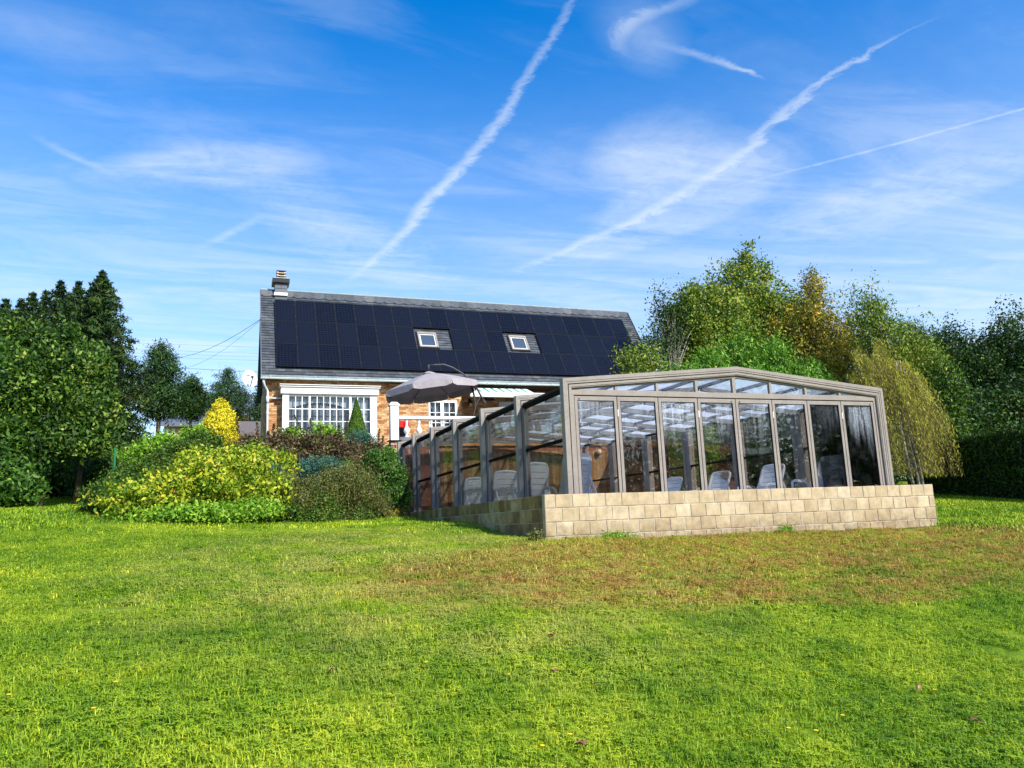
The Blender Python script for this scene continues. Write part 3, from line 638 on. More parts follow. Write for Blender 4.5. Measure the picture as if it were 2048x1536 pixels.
for k in range(7):
    y = Y0_+k*ML if k < 6 else Y0_+6*ML-.1
    ar = MB(); arch_band(ar, 0, .055, k if k < 6 else 5, y, y+.13); arch_band(ar, .053, .085, k if k < 6 else 5, y+.008, y+.10)
    arch_band(ar, .100, .135, k if k < 6 else 5, y+.006, y+.15); arch_band(ar, .133, .165 if k else .15, k if k < 6 else 5, y+.016, y+.17)
    a_ = ar.build('frame_arch', MAT['alu'], enc)
    gk = MB(); arch_band(gk, .084, .101, k if k < 6 else 5, y+.05, y+.11); gk.build('gasket', MAT['gap'], a_)
    if k == 6: break
    dz = k*.084; yb0, yb1 = y+.16, y+ML+.06; ze = Z(2.17)+dz; zr = Z(2.44)+dz; xl, xr = XL+.15, XR-.15
    if k == 5: yb1 = y+ML-.1
    for sx_, nm in ((xl, 0), (xr, 1)):
        mb = MB(); sg = 1 if nm == 0 else -1
        mb.box(sx_-.02, sx_+.03, yb0, yb1, ze-.10, ze-.035); mb.box(sx_-.025, sx_+.03, yb0, yb1, Z(1.285), Z(1.335)); mb.box(sx_-.02, sx_+.03, yb0, yb1, DZ+.01, DZ+.09)
        each(mb, 'side_rail', MAT['alu_dark'], enc)
        mb = MB(); mb.box(sx_-.03, sx_+.05, yb0-.02, yb0+.10, DZ+.01, ze-.05); mb.box(sx_-.03, sx_+.05, yb1-.11, yb1, DZ+.01, ze-.05); each(mb, 'side_post', MAT['alu'], enc)
        for z0, z1 in ((DZ+.09, Z(1.285)), (Z(1.335), ze-.10)):
            MB().box(sx_, sx_+.008, yb0+.10, yb1-.11, z0+.001, z1-.001).build('side_pane', MAT['glass_side'], enc)
    # roof: eave beams, ridge beam, bars along the length, opal panes
    n = 4; beams = MB()
    def rz(x): return ze-.02+(zr-ze)*(1-abs(x-XM)/((XM-xl) if x < XM else (xr-XM)))
    for sgn in (-1, 1):
        X_ = [XM+(xl-XM)*j/n if sgn < 0 else XM+(xr-XM)*j/n for j in range(n+1)]
        for j in range(n+1):
            if j == 0 and sgn > 0: continue
            w = .05 if j not in (0, n) else .07
            if j == n: MB().box(X_[j]-w/2, X_[j]+w/2, yb0, yb1, rz(X_[j])-.075, rz(X_[j])-.012).build('eave_rail', MAT['alu_dark'], enc); continue
            beams.box(X_[j]-w/2, X_[j]+w/2, yb0, yb1, rz(X_[j])-.075, rz(X_[j])-.012)
        for j in range(n):
            a, b = sorted((X_[j], X_[j+1])); a += .027; b -= .027
            MB().hexa([(a, yb0+.04, rz(a)-.03), (b, yb0+.04, rz(b)-.03), (b, yb1-.04, rz(b)-.03), (a, yb1-.04, rz(a)-.03), (a, yb0+.04, rz(a)-.02), (b, yb0+.04, rz(b)-.02), (b, yb1-.04, rz(b)-.02), (a, yb1-.04, rz(a)-.02)]).build('roof_pane', MAT['opal'], enc)
            beams.hexa([(a, yb1-.07, rz(a)-.13), (b, yb1-.07, rz(b)-.13), (b, yb1, rz(b)-.13), (a, yb1, rz(a)-.13), (a, yb1-.07, rz(a)-.01), (b, yb1-.07, rz(b)-.01), (b, yb1, rz(b)-.01), (a, yb1, rz(a)-.01)])
            m_ = (yb0+yb1)/2
            beams.hexa([(a, m_-.03, rz(a)-.11), (b, m_-.03, rz(b)-.11), (b, m_+.03, rz(b)-.11), (a, m_+.03, rz(a)-.11), (a, m_-.03, rz(a)-.035), (b, m_-.03, rz(b)-.035), (b, m_+.03, rz(b)-.035), (a, m_+.03, rz(a)-.035)])
    each(beams, 'roof_bar', MAT['alu'], enc)
    MB().box(xl-.02, xl+.04, yb0, yb1, ze-.034, ze+.01).build('eave_seal', MAT['gap'], enc)
# front gable
xi0, xi1 = XL+.152, XR-.152; zl1, zl0 = Z(2.075), Z(1.985)
yf = Y0_+.05
mb = MB(); mb.box(xi0, xi1, yf, yf+.07, zl0, zl1); mb.box(xi0, xi0+.05, yf+.001, yf+.069, DZ, zl0); mb.box(xi1-.05, xi1, yf+.001, yf+.069, DZ, zl0); mb.build('door_surround', MAT['alu'], enc, bevel=.004)
MB().box(xi0+.05, xi1-.05, yf+.02, yf+.05, zl0-.016, zl0-.001).build('door_gap', MAT['gap'], enc)
def zin(x): return (Z(2.25)-.16+(.28)*(1-(XM-x)/(XM-XL))) if x < XM else (Z(2.23)-.16+.30*(1-(x-XM)/(XR-XM)))
x0d, x1d = xi0+.052, xi1-.052; LW = (x1d-x0d)/8
mb = MB()
for i in range(1, 8):
    x = x0d+LW*i; w = .022 if i != 4 else .03; mb.box(x-w, x+w, yf+.003, yf+.06, zl1, zin(x)+.02)
each(mb, 'transom_mullion', MAT['alu'], enc)
ed = MB()
for a, b in ((xi0, XM), (XM, xi1)):
    ed.hexa([(a, yf+.002, zin(a)-.03), (b, yf+.002, zin(b)-.03), (b, yf+.062, zin(b)-.03), (a, yf+.062, zin(a)-.03), (a, yf+.002, zin(a)), (b, yf+.002, zin(b)), (b, yf+.062, zin(b)), (a, yf+.062, zin(a))])
each(ed, 'transom_edge', MAT['alu'], enc)
gk = MB()
for a, b in ((xi0, XM), (XM, xi1)):
    gk.hexa([(a, yf+.03, zin(a)), (b, yf+.03, zin(b)), (b, yf+.06, zin(b)), (a, yf+.06, zin(a)), (a, yf+.03, zin(a)+.045), (b, yf+.03, zin(b)+.045), (b, yf+.06, zin(b)+.045), (a, yf+.06, zin(a)+.045)])
each(gk, 'transom_gasket', MAT['gap'], enc)
for i in range(8):
    a, b = x0d+LW*i+.023, x0d+LW*(i+1)-.023
    MB().hexa([(a, yf+.03, zl1), (b, yf+.03, zl1), (b, yf+.036, zl1), (a, yf+.036, zl1), (a, yf+.03, max(zl1+.005, zin(a)-.03)), (b, yf+.03, max(zl1+.005, zin(b)-.03)), (b, yf+.036, max(zl1+.005, zin(b)-.03)), (a, yf+.036, max(zl1+.005, zin(a)-.03))]).build('transom_pane', MAT['glass_clear'], enc)
    a, b = x0d+LW*i+.006, x0d+LW*(i+1)-.006; s_ = .052; zt, zb = zl0-.017, DZ+.012; y1, y2 = yf+.006, yf+.05
    mb = MB(); mb.box(a, a+s_, y1, y2, zb, zt); mb.box(b-s_, b, y1, y2, zb, zt); mb.box(a+s_, b-s_, y1, y2, zt-.068, zt); mb.box(a+s_, b-s_, y1, y2, zb, zb+.09)
    lf = mb.build('door_leaf', MAT['alu'], enc, bevel=.003)
    MB().box(a+s_, b-s_, y1+.02, y1+.026, zb+.09, zt-.068).build('door_glass', MAT['glass_door'], lf)
    g2 = MB(); g2.box(a+s_-.001, a+s_+.006, y1-.001, y1+.03, zb+.09, zt-.07); g2.box(b-s_-.006, b-s_+.001, y1-.001, y1+.03, zb+.09, zt-.07); g2.box(a+s_, b-s_, y1-.001, y1+.03, zt-.076, zt-.067); g2.build('glazing_bead', MAT['gap'], lf)
    if i in (0, 2, 4, 6): MB().box(b+.001, b+.016, y1-.012, y1+.01, zt-.32, zt-.21).build('hinge', MAT['white'], lf)
    if i in (0, 3, 4, 7):
        xk = a+.08 if i in (0, 4) else b-.08
        MB().lathe((xk, y1-.006, zt-.05), [(.001, 0), (.011, .002), (.011, .012), (.001, .014)], 8).build('lock_screw', MAT['black'], lf)
    if i < 7: MB().box(b+.0005, b+.0115, y1+.014, y2-.005, zb, zt).build('seal', MAT['gap'], lf)

# ------------------------------------------------------------------ loungers
def make_lounger(mat, label, grp, lean=(-.24, .72)):
    o = thing('sun_lounger', (0, 0, 0), label, 'lounger', grp)
    def P(nm, mb, par=None, **k): return mb.build(nm, mat, par or o, smooth=False, **k)
    # seat: frame rails and slats (feet at +Y)
    fr = MB(); W2 = .30
    for s_ in (-1, 1):
        fr.tube([(s_*W2, .15, .33), (s_*W2, .9, .35), (s_*W2, 1.5, .33), (s_*W2*.92, 1.82, .31)], .026, 8)
    fr.tube([(-W2*.92, 1.82, .31), (W2*.92, 1.82, .31)], .026, 8); fr.tube([(-W2, .15, .33), (W2, .15, .33)], .024, 8); P('seat_frame', fr)
    sl_ = MB()
    for i in range(11):
        y = .62+i*.108; sl_.hexa([(-W2+.01, y, .335), (W2-.01, y, .335), (W2-.01, y+.09, .335), (-W2+.01, y+.09, .335), (-W2+.01, y, .352), (W2-.01, y, .352), (W2-.01, y+.09, .352), (-W2+.01, y+.09, .352)])
    P('seat', sl_)
    # backrest: curved shell with arched slots
    hy, hz = .60, .35; L = .78; dirv = np.array([0, *lean]); dirv /= np.linalg.norm(dirv); nrm = np.array([0, dirv[2], -dirv[1]]); w0 = .275
    def bp(u, v, off=0):   # u -1..1, v 0..L
        cur = -.035*(1-(u*1.0)**2)-.05*sin(pi*v/L); ww = w0*(1-.04*(v/L)**3)
        return np.array([u*ww, hy, hz])+dirv*v+nrm*(cur*-1+off)*-1
    bk = MB(); U = 9
    rows = [0, .03]
    segs = [(.03+i*.118, .03+i*.118+.104) for i in range(6)]
    for a, b in segs:
        for j in range(U-1):
            u0, u1 = -.82+1.64*j/(U-1), -.82+1.64*(j+1)/(U-1); c0 = .028*(1-u0*u0); c1 = .028*(1-u1*u1)
            q = [bp(u0, a+c0), bp(u1, a+c1), bp(u1, b+c1), bp(u0, b+c0)]; q2 = [x_-nrm*.014 for x_ in q]; bk.add(q+q2, [(0, 1, 2, 3), (7, 6, 5, 4), (0, 4, 5, 1), (3, 2, 6, 7)] , .5)
    P('backrest', bk)
    rm = MB(); pts = [bp(-1, 0), bp(-1, .35), bp(-1, L-.08), bp(-.92, L-.02), bp(-.78, L+.005), bp(0, L+.03), bp(.78, L+.005), bp(.92, L-.02), bp(1, L-.08), bp(1, .35), bp(1, 0)]
    rm.tube(pts, [.022, .024, .026, .027, .027, .027, .027, .027, .026, .024, .022], 8)
    for s_ in (-1, 1):
        for j in range(6):
            v0, v1 = j*.125, min((j+1)*.125, L-.03); q = [bp(s_*.80, v0), bp(s_*.98, v0), bp(s_*.98, v1), bp(s_*.80, v1)]; q2 = [x_-nrm*.016 for x_ in q]; rm.add(q+q2, [(0, 1, 2, 3), (7, 6, 5, 4), (0, 4, 5, 1), (3, 2, 6, 7), (0, 3, 7, 4), (1, 5, 6, 2)], .5)
    q = [bp(-.82, L-.055), bp(.82, L-.055), bp(.80, L), bp(-.80, L)]; rm.add(q+[x_-nrm*.016 for x_ in q], [(0, 1, 2, 3), (7, 6, 5, 4), (0, 4, 5, 1), (3, 2, 6, 7)], .5)
    P('backrest_rim', rm)
    pr = MB()
    for s_ in (-1, 1): pr.bar(bp(s_*.9, .42)-nrm*.02, (s_*.24, .12, .32), .045, .02, (1, 0, 0))
    P('backrest_prop', pr)
    for s_ in (-1, 1):
        for y in (.22, 1.62): P('leg', MB().tube([(s_*W2, y, .33), (s_*(W2+.01), y+(.05 if y > 1 else -.05), 0)], [.028, .02], 8))
        am = MB(); am.tube([(s_*(W2+.03), .52, .34), (s_*(W2+.05), .56, .50), (s_*(W2+.05), .66, .56), (s_*(W2+.05), .95, .57), (s_*(W2+.05), 1.04, .53), (s_*(W2+.03), 1.06, .34)], [.02, .024, .026, .026, .024, .02], 8); P('arm', am)
    return o
def copy_tree(o, parent=None):
    c = o.copy(); COL.objects.link(c); c.parent = parent
    for ch in list(o.children): copy_tree(ch, c)
    return c
LG = 'white plastic sun loungers inside the pool enclosure'
lng = make_lounger(MAT['plastic'], '', LG); lng2 = make_lounger(MAT['plastic'], '', LG, (-.42, .64))
spots = [((1155, 925), 12.25, 4, 'white plastic lounger with raised back behind the left corner post of the glass doors'),
         ((1070, 942), 14.0, 0, 'white plastic lounger back seen through the second side pane from the front'),
         ((1012, 957), 16.0, 2, 'white plastic lounger back seen through the third side pane from the front'),
         ((952, 970), 18.1, 0, 'farthest white lounger of the left row, seen through the fourth side pane'),
         ((1666, 915), 12.05, 104, 'white lounger leaning right behind the second door leaf from the right, its prop legs visible'),
         ((1548, 935), 14.0, 108, 'white lounger behind the fifth door leaf, below the white garden lantern'),
         ((1443, 948), 16.0, 108, 'white lounger back behind the fourth door leaf from the left'),
         ((1350, 962), 18.0, 106, 'small looking far white lounger back behind the third door leaf from the left')]
for i_, (q, Y, rz_, lab) in enumerate(spots):
    o = (lng if i_ == 0 else copy_tree(lng)) if i_ < 4 else (lng2 if i_ == 4 else copy_tree(lng2)); p = at(*q, Y)
    a = R(rz_); o.rotation_euler = (0, 0, a)
    ly = .60-.78*(.316 if i_ < 4 else .549); off = np.array([-sin(a)*ly, cos(a)*ly])       # backrest top in local y
    o.location = (p[0]-off[0], p[1]-off[1], DZ+.002); o['label'] = lab; o['group'] = LG
    for ch in o.children: pass

# ------------------------------------------------------------------ terrace
TZ = Z(2.76); YT = 24.1
ter = thing('terrace', (4.95, YT, TZ-2.4), 'raised terrace before the house with wooden front wall behind the pool enclosure', 'terrace')
MB().box(5.02, 18.5, YT+.05, 31.05, 1.0, TZ-.08).build('terrace_body', MAT['redbrick'], ter)
MB().box(4.92, 18.6, YT-.04, 31.0, TZ-.079, TZ).build('terrace_slab', MAT['coping'], ter)
x = 6.2; k = 0
bmesh_ = MB(); bmesh_.box(-.056, .056, -.018, 0, -1.2, 1.19); bme = bmesh_.mesh('wood_board', MAT['board'])
while x < 12.7:
    o = child('wood_board', bme, ter, tuple(np.array((x, YT+.045-.004*(k % 2), DZ+1.17))-origin(ter))); o.location.z += random.gauss(0, .006); x += .118; k += 1
MB().box(6.1, 12.8, YT-.03, YT+.04, TZ-.17, TZ-.085).build('capping_rail', MAT['board'], ter)
# side screen on the right; its shade is put into the dark board colour
scr = thing('wood_screen', (12.75, YT-.1, 1.6), 'dark stained wooden screen wall with a brown door beyond the right rear of the pool', 'screen')
bm2 = MB(); bm2.box(-.02, 0, -.056, .056, -1.2, 1.25); bme2 = bm2.mesh('wood_board', MAT['board_dark'])
y = YT-.1
while y > 20.8:
    if not (21.2 < y < 22.2): child('wood_board', bme2, scr, tuple(np.array((12.75, y, 2.85))-origin(scr)))
    y -= .118
MB().box(12.72, 12.745, 21.2, 22.2, 1.7, 3.85).build('door', MAT['board'], scr)
MB().box(12.68, 12.76, 20.8, YT-.05, 4.1, 4.2).build('rail', MAT['board_dark'], scr)
# interior wall lamps
def bulk_lamp(px, py, Y, lab):
    p = at(px, py, Y); o = thing('wall_lamp', (p[0], Y, p[2]), lab, 'lamp')
    MB().lathe((p[0], Y-.09, p[2]-.09), [(.03, 0), (.075, .02), (.085, .10), (.06, .17), (.01, .19)], 12).build('lamp_glass', MAT['bulb'], o, smooth=True)
    MB().box(p[0]-.04, p[0]+.04, Y-.05, Y+.03, p[2]-.13, p[2]-.08).build('bracket', MAT['black'], o)
bulk_lamp(1196, 904, YT-.01, 'small round cream lamp on the sunlit brown board wall behind the leftmost glass door')
# corner pillar: pale concrete below, brick, then white post
pil = thing('corner_pillar', (5.0, YT-.15, 2.0), 'square white post on a brick and grey concrete pillar at the terrace corner', 'pillar')
Yp = YT-.02; pc = at(789.5, 850, Yp)[0]
MB().box(pc-.19, pc+.19, Yp-.01, Yp+.36, Z(.3), Z(2.36)).build('concrete_shaft', MAT['concrete'], pil, bevel=.01)
mb = MB(); mb.box(pc-.22, pc+.22, Yp-.04, Yp+.40, Z(2.34), Z(2.46)); mb.build('stone_cap', MAT['concrete'], pil, bevel=.015)
MB().box(pc-.2, pc-.175, Yp-.015, Yp+.01, Z(1.5), Z(2.33)).build('lichen_edge', MAT['lichen'], pil)
mb = MB()
for r_ in range(4):
    for j in range(2): mb.box(pc-.13+j*.13+(.03 if r_ % 2 else 0)*j, pc-.13+(j+1)*.13-.01, Yp-.006-.004*random.random(), Yp+.25, Z(2.47)+r_*.075, Z(2.47)+r_*.075+.064)
mb.build('brick_neck', MAT['redbrick'], pil)
mb = MB(); mb.box(pc-.20, pc+.20, Yp-.07, Yp+.35, TZ-.01, TZ+.012); mb.box(pc-.20, pc-.185, Yp-.05, Yp-.03, Z(2.46), TZ-.01); mb.box(pc+.185, pc+.2, Yp-.05, Yp-.03, Z(2.46), TZ-.01); mb.build('black_strap', MAT['black'], pil)
zt = at(790, 811, Yp)[2]
mb = MB(); mb.box(pc-.13, pc+.13, Yp, Yp+.26, TZ+.013, zt); mb.build('white_post', MAT['white'], pil, bevel=.008)
mb = MB(); mb.box(pc-.16, pc+.16, Yp-.03, Yp+.29, zt, zt+.05); mb.hexa([(pc-.15, Yp-.02, zt+.05), (pc+.15, Yp-.02, zt+.05), (pc+.15, Yp+.28, zt+.05), (pc-.15, Yp+.28, zt+.05), (pc-.09, Yp+.04, zt+.12), (pc+.09, Yp+.04, zt+.12), (pc+.09, Yp+.22, zt+.12), (pc-.09, Yp+.22, zt+.12)]); mb.build('post_cap', MAT['white'], pil)
# balustrade
bal = thing('balustrade', (pc+.15, Yp+.12, TZ), 'white turned balustrade along the terrace edge between the white post and the enclosure roof', 'balustrade')
zr1 = at(830, 831.5, Yp)[2]; zr0 = zr1-.105
mb = MB(); mb.box(pc+.131, 12.2, Yp+.02, Yp+.24, zr0, zr1); mb.build('handrail', MAT['white'], bal, bevel=.02)
mb = MB(); mb.box(pc+.16, 12.2, Yp-.02, Yp+.27, TZ+.001, TZ+.11); mb.build('plinth', MAT['coping'], bal, bevel=.01)
prof = [(.07, 0), (.07, .05), (.045, .06), (.04, .10), (.055, .14), (.095, .22), (.098, .27), (.078, .34), (.040, .42), (.034, .50), (.040, .53), (.055, .555), (.04, .575), (.06, .62), (.075, .66)]
hb = zr0-(TZ+.11); prof = [(a, b/.66*hb) for a, b in prof]
pm = MB().lathe((0, 0, 0), prof, 14).mesh('baluster', MAT['white'], smooth=True)
for j, bx in enumerate(np.arange(at(813.5, 855, Yp+.13)[0], 12.1, .40)):
    child('baluster', pm, bal, tuple(np.array((bx, Yp+.13, TZ+.11))-origin(bal)))
# red and black case behind the balusters
p = at(803.5, 855, Yp+.7); c_ = thing('wheeled_bin', (p[0], Yp+.7, TZ), 'red topped black upright bin beside the white post behind the balusters', 'bin')
MB().hexa([(p[0]-.13, Yp+.6, TZ), (p[0]+.17, Yp+.6, TZ), (p[0]+.17, Yp+.85, TZ), (p[0]-.13, Yp+.85, TZ), (p[0]-.17, Yp+.57, zr0-.22), (p[0]+.21, Yp+.57, zr0-.22), (p[0]+.21, Yp+.88, zr0-.22), (p[0]-.17, Yp+.88, zr0-.22)]).build('body', MAT['black'], c_)
mb = MB(); mb.box(p[0]-.18, p[0]+.03, Yp+.56, Yp+.9, zr0-.219, zr0+.02); mb.box(p[0]+.06, p[0]+.22, Yp+.56, Yp+.9, zr0-.219, zr0+.02); mb.box(p[0]+.03, p[0]+.06, Yp+.6, Yp+.88, zr0-.219, zr0-.02); mb.build('lid', MAT['red'], c_, bevel=.01)

# ------------------------------------------------------------------ house
RT = math.atan2(10.34-6.02, 33.65-30.82); YE, ZE = 30.82, Z(6.02); YR, ZR = 33.65, Z(10.34)
XA, XB = 1.17, 18.85
house = thing('house', (XA+.2, 31.1, TZ), 'tan brick house with steep slate roof, solar panels and a large white bay window', 'house')
tv = np.array([0, cos(RT), sin(RT)]); nv_ = np.array([0, -sin(RT), cos(RT)]); SL = math.hypot(YR-YE, ZR-ZE)
def rp(x, s, n=0): return np.array([x, YE, ZE])+tv*s+nv_*n
# roof body with gables
mb = MB(); yb = 2*YR-YE; ov = .0
A = [rp(XA, 0, -.03), rp(XB, 0, -.03), rp(XB, SL, -.03), rp(XA, SL, -.03)]
mb.hexa([rp(XA, 0, -.12), rp(XB, 0, -.12), rp(XB, SL, -.12), rp(XA, SL, -.12), *A])
mb.hexa([(XA, YR, ZR-.15), (XB, YR, ZR-.15), (XB, yb, ZE-.15), (XA, yb, ZE-.15), (XA, YR, ZR-.03), (XB, YR, ZR-.03), (XB, yb, ZE-.03), (XA, yb, ZE-.03)])
mb.build('roof', MAT['slate'], house)
# slates on the front slope: rows of thin overlapping plates, skipped beneath the panels
PX0, PW, PN = 1.711, .828, 20; PH = 1.337
ps0 = (np.array([0, 30.984-YE, 6.482+EYE-ZE]) @ tv)      # slope position of the panels' lower edge
ps1 = ps0+3*PH
mb = MB(); ROWH = .155; SW = .30; nrow = int((SL-.02)/ROWH)
holes = [(PX0+PW*7+.05, PX0+PW*9-.05), (PX0+PW*12+.05-.0, PX0+PW*14-.05)]
for r_ in range(nrow):
    s0 = r_*ROWH; s1 = min(s0+ROWH+.05, SL); x = XA-.02+(SW/2 if r_ % 2 else 0)-SW
    while x < XB+.02:
        a, b = max(x+.002, XA-.02), min(x+SW-.003, XB+.02); x += SW
        if b-a < .04: continue
        mid = (a+b)/2
        if PX0+.15 < mid < PX0+PW*PN-.15 and ps0+.25 < s0 < ps1-.2:
            if not any(h0-.25 < mid < h1_+.25 for h0, h1_ in holes): continue
        j_ = random.gauss(0, .004); t0 = .016+random.random()*.006
        mb.hexa([rp(a, s0+j_, -.03), rp(b, s0+j_, -.03), rp(b, s1, -.03), rp(a, s1, -.03), rp(a, s0+j_, t0), rp(b, s0+j_, t0), rp(b, s1, -.018), rp(a, s1, -.018)])
sl_ = mb.build('slates', MAT['slate'], house); sl_['kind'] = 'stuff'
# ridge slates with scalloped lower edge
mb = MB(); x = XA
while x < XB-.1:
    a, b = x, x+.44; pts = [(a, 0), (a+.10, -.08), (a+.22, -.11), (a+.34, -.08), (b, 0)]
    low = [rp(u, SL-.30+v*1.0, .030) for u, v in pts]; lo2 = [rp(u, SL-.30+v, .012) for u, v in pts]; up = [rp(u, SL+.02, .042) for u, v in pts]
    mb.add(low+up+lo2, [(i, i+1, 6+i, 5+i) for i in range(4)]+[(10+i, 11+i, i+1, i) for i in range(4)]); x += .44
rs = mb.build('ridge_slates', MAT['slate'], house); rs['kind'] = 'stuff'
MB().tube([(XA-.02, YR+.03, ZR+.05), (XB+.02, YR+.03, ZR+.05)], .05, 6).build('ridge_cap', MAT['zinc'], house)
mb = MB(); mb.bar(rp(XB+.03, 0, .0), rp(XB+.03, SL, .0), .03, .09, nv_); mb.bar(rp(XA-.03, 0, .0), rp(XA-.03, SL, .0), .03, .09, nv_); mb.build('verge_trim', MAT['farslate'], house)
# walls
YW = 31.15; XWL = XA+.17; xrec = at(923, 800, YW)[0]; YW2 = 32.3; WZ0, WZ1 = TZ-1.2, ZE-.02
xb0, xb1 = at(565, 840, YW)[0], at(753, 840, YW)[0]
dx0, dx1 = at(857, 820, YW)[0], at(914, 820, YW)[0]; dzt = at(885, 801, YW)[2]
mb = MB(); core = [(XWL, xb0, WZ0, WZ1), (xb0, xb1, WZ1-.35, WZ1), (xb1, dx0, WZ0, WZ1), (dx0, dx1, dzt, WZ1), (dx1, xrec, WZ0, WZ1)]
for a, b, z0, z1 in core: mb.box(a, b, YW+.012, YW+.3, z0, z1)
mb.box(XWL+.012, XWL+.3, YW+.3, 36, WZ0, WZ1); mb.box(XB-.5, XB-.2, YW+.3, 36, WZ0, WZ1); mb.box(xrec-.3, xrec-.012, YW+.3, YW2, WZ0, WZ1); mb.box(xrec-.3, XB-.2, YW2, YW2+.3, WZ0, WZ1)
for X_ in (XWL+.05, XB-.25):
    mb.add([(X_, YE+.4, ZE), (X_, yb-.4, ZE), (X_, YR, ZR-.2), (X_+.05, YE+.4, ZE), (X_+.05, yb-.4, ZE), (X_+.05, YR, ZR-.2)], [(0, 2, 1), (3, 4, 5)])
mb.build('wall', MAT['mortar'], house)
mb = MB(); CH = .0725; rows = int((WZ1-TZ+.9)/CH)
for r_ in range(rows):
    z0 = TZ-.9+r_*CH; z1 = z0+.0615
    for a, b, w0_, w1_ in core:
        if z0 < w0_-.03 or z1 > w1_: continue
        x = a-(.11 if r_ % 2 else 0)-random.random()*.02
        while x < b-.02:
            x0_, x1_ = max(x, a), min(x+.208, b)
            if x1_-x0_ > .03: mb.box(x0_, x1_, YW-.004*random.random(), YW+.03, z0, z1)
            x += .22
    x = xrec
    while x < at(995, 800, YW2)[0]:
        mb.box(x, x+.208, YW2-.012-.003*random.random(), YW2+.01, z0, z1); x += .22
    y = YW+.1
    while y < YW2-.2:
        mb.box(xrec-.02, xrec, y, y+.208, z0, z1); y += .22
    y = YW
    while y < 35.8:
        mb.box(XWL, XWL+.02, y, y+.208, z0, z1); y += .22
bk = mb.build('bricks', MAT['brick'], house); bk['kind'] = 'stuff'
MB().box(XWL, XB-.2, YE+.02, YW2, ZE-.06, ZE-.021).build('soffit', MAT['board_dark'], house)
# wood siding and pale door in the recess
xs0 = at(995, 800, YW2)[0]; bs = MB(); bs.box(-.06, .055, -.02, 0, -1.6, 1.6); bsm = bs.mesh('siding_board', MAT['board'])
x = xs0+.06
while x < 17.5:
    child('siding_board', bsm, house, tuple(np.array((x, YW2-.001, TZ+1.6))-origin(house))); x += .118
dd0 = at(998, 810, YW2-.05)
mb = MB(); mb.box(dd0[0], dd0[0]+2.3, YW2-.07, YW2-.022, TZ, at(1010, 804, YW2)[2]); mb.build('garage_door', MAT['pvc'], house)
p = at(979, 796, YW2-.1); MB().box(p[0]-.18, p[0]+.18, YW2-.2, YW2-.02, p[2]-.1, p[2]+.08).build('alarm_box', MAT['board_dark'], house)
# gutter
gm = MB(); zg = ZE+.03; gm.box(XA-.06, XB+.06, YE-.16, YE+.02, zg-.13, zg-.02); gm.build('gutter', MAT['zinc'], house, bevel=.03)
gm = MB(); gm.tube([(XA-.06, YE-.165, zg-.02), (XB+.06, YE-.165, zg-.02)], .022, 6); gm.tube([(XA-.06, YE-.15, zg-.125), (XB+.06, YE-.15, zg-.125)], .014, 6); gm.build('gutter_bead', MAT['zinc'], house)
brm = MB().box(-.012, .012, -.012, .01, -.12, .02).mesh('gutter_bracket', MAT['zinc'])
for x in np.arange(XA+.3, XB, .42): child('gutter_bracket', brm, house, tuple(np.array((x, YE-.165, zg-.01))-origin(house)))
# downpipe
a0 = at(527, 764, YE-.05); a1 = at(535.5, 775, YW-.12); a2 = at(535.5, 900, YW-.12)
mb = MB(); mb.tube([(a0[0], YE-.05, zg-.12), (a0[0], YE-.04, zg-.22), (a0[0]+.05, YE+.02, a1[2]+.02), (a1[0]-.04, YW-.12, a1[2]-.06), (a1[0], YW-.12, a1[2]-.16), (a1[0], YW-.12, TZ-1.0)], .048, 10)
dp = mb.build('downpipe', MAT['pvc'], house, smooth=True)
p = at(545, 797, YW-.1); mb = MB(); mb.tube([(a1[0], YW-.12, p[2]), (xb0, YW-.12, p[2]+.01)], .035, 8); mb.tube([(a1[0], YW-.12, p[2]-.2), (a1[0], YW-.12, p[2]+.08)], .062, 10); mb.tube([(a1[0], YW-.12, p[2]-.62), (a1[0], YW-.12, p[2]-.56)], .058, 10); mb.build('pipe_branch', MAT['pvc'], dp, smooth=True)
# bay window
YB = YW-.36
def X_(px): return at(px, 830, YB)[0]
hz0, hz1 = at(565, 787.5, YB)[2], at(565, 768, YB)[2]-.03
bay = MB(); bay.box(X_(560.5), X_(757.5), YB-.12, YW-.001, hz0, hz1-.10); bay.box(X_(558.5), X_(760), YB-.19, YW-.002, hz1-.099, hz1-.03); bay.box(X_(557.5), X_(761), YB-.24, YW-.003, hz1-.029, hz1)
bay.box(X_(561.5), X_(756.5), YB-.14, YB-.121, hz1-.17, hz1-.14)
bayo = bay.build('bay_window', MAT['white'], house, bevel=.006)
gz1 = at(600, 788.5, YB)[2]; rowh = .487
cols = [(577.6, 617.2, 3), (621, 698.5, 6), (703, 740, 3)]
mb = MB(); mb.box(X_(564.5), X_(577.6), YB-.04, YB+.08, TZ-.9, hz0-.001); mb.box(X_(740), X_(753.5), YB-.04, YB+.08, TZ-.9, hz0-.001); mb.box(X_(617.2), X_(621), YB-.02, YB+.06, TZ-.9, hz0-.001); mb.box(X_(698.5), X_(703), YB-.02, YB+.06, TZ-.9, hz0-.001)
mb.box(X_(577.7), X_(739.9), YB-.015, YB+.055, hz0-.09, hz0-.002); each(mb, 'window_frame', MAT['white'], bayo)
mb = MB(); mb.box(X_(564.6), X_(565)+.08, YB+.081, YW-.001, TZ-.9, hz0-.001); mb.box(X_(753)-.08, X_(753.4), YB+.081, YW-.001, TZ-.9, hz0-.001); each(mb, 'bay_cheek', MAT['white'], bayo)
gb = MB(); pn = []
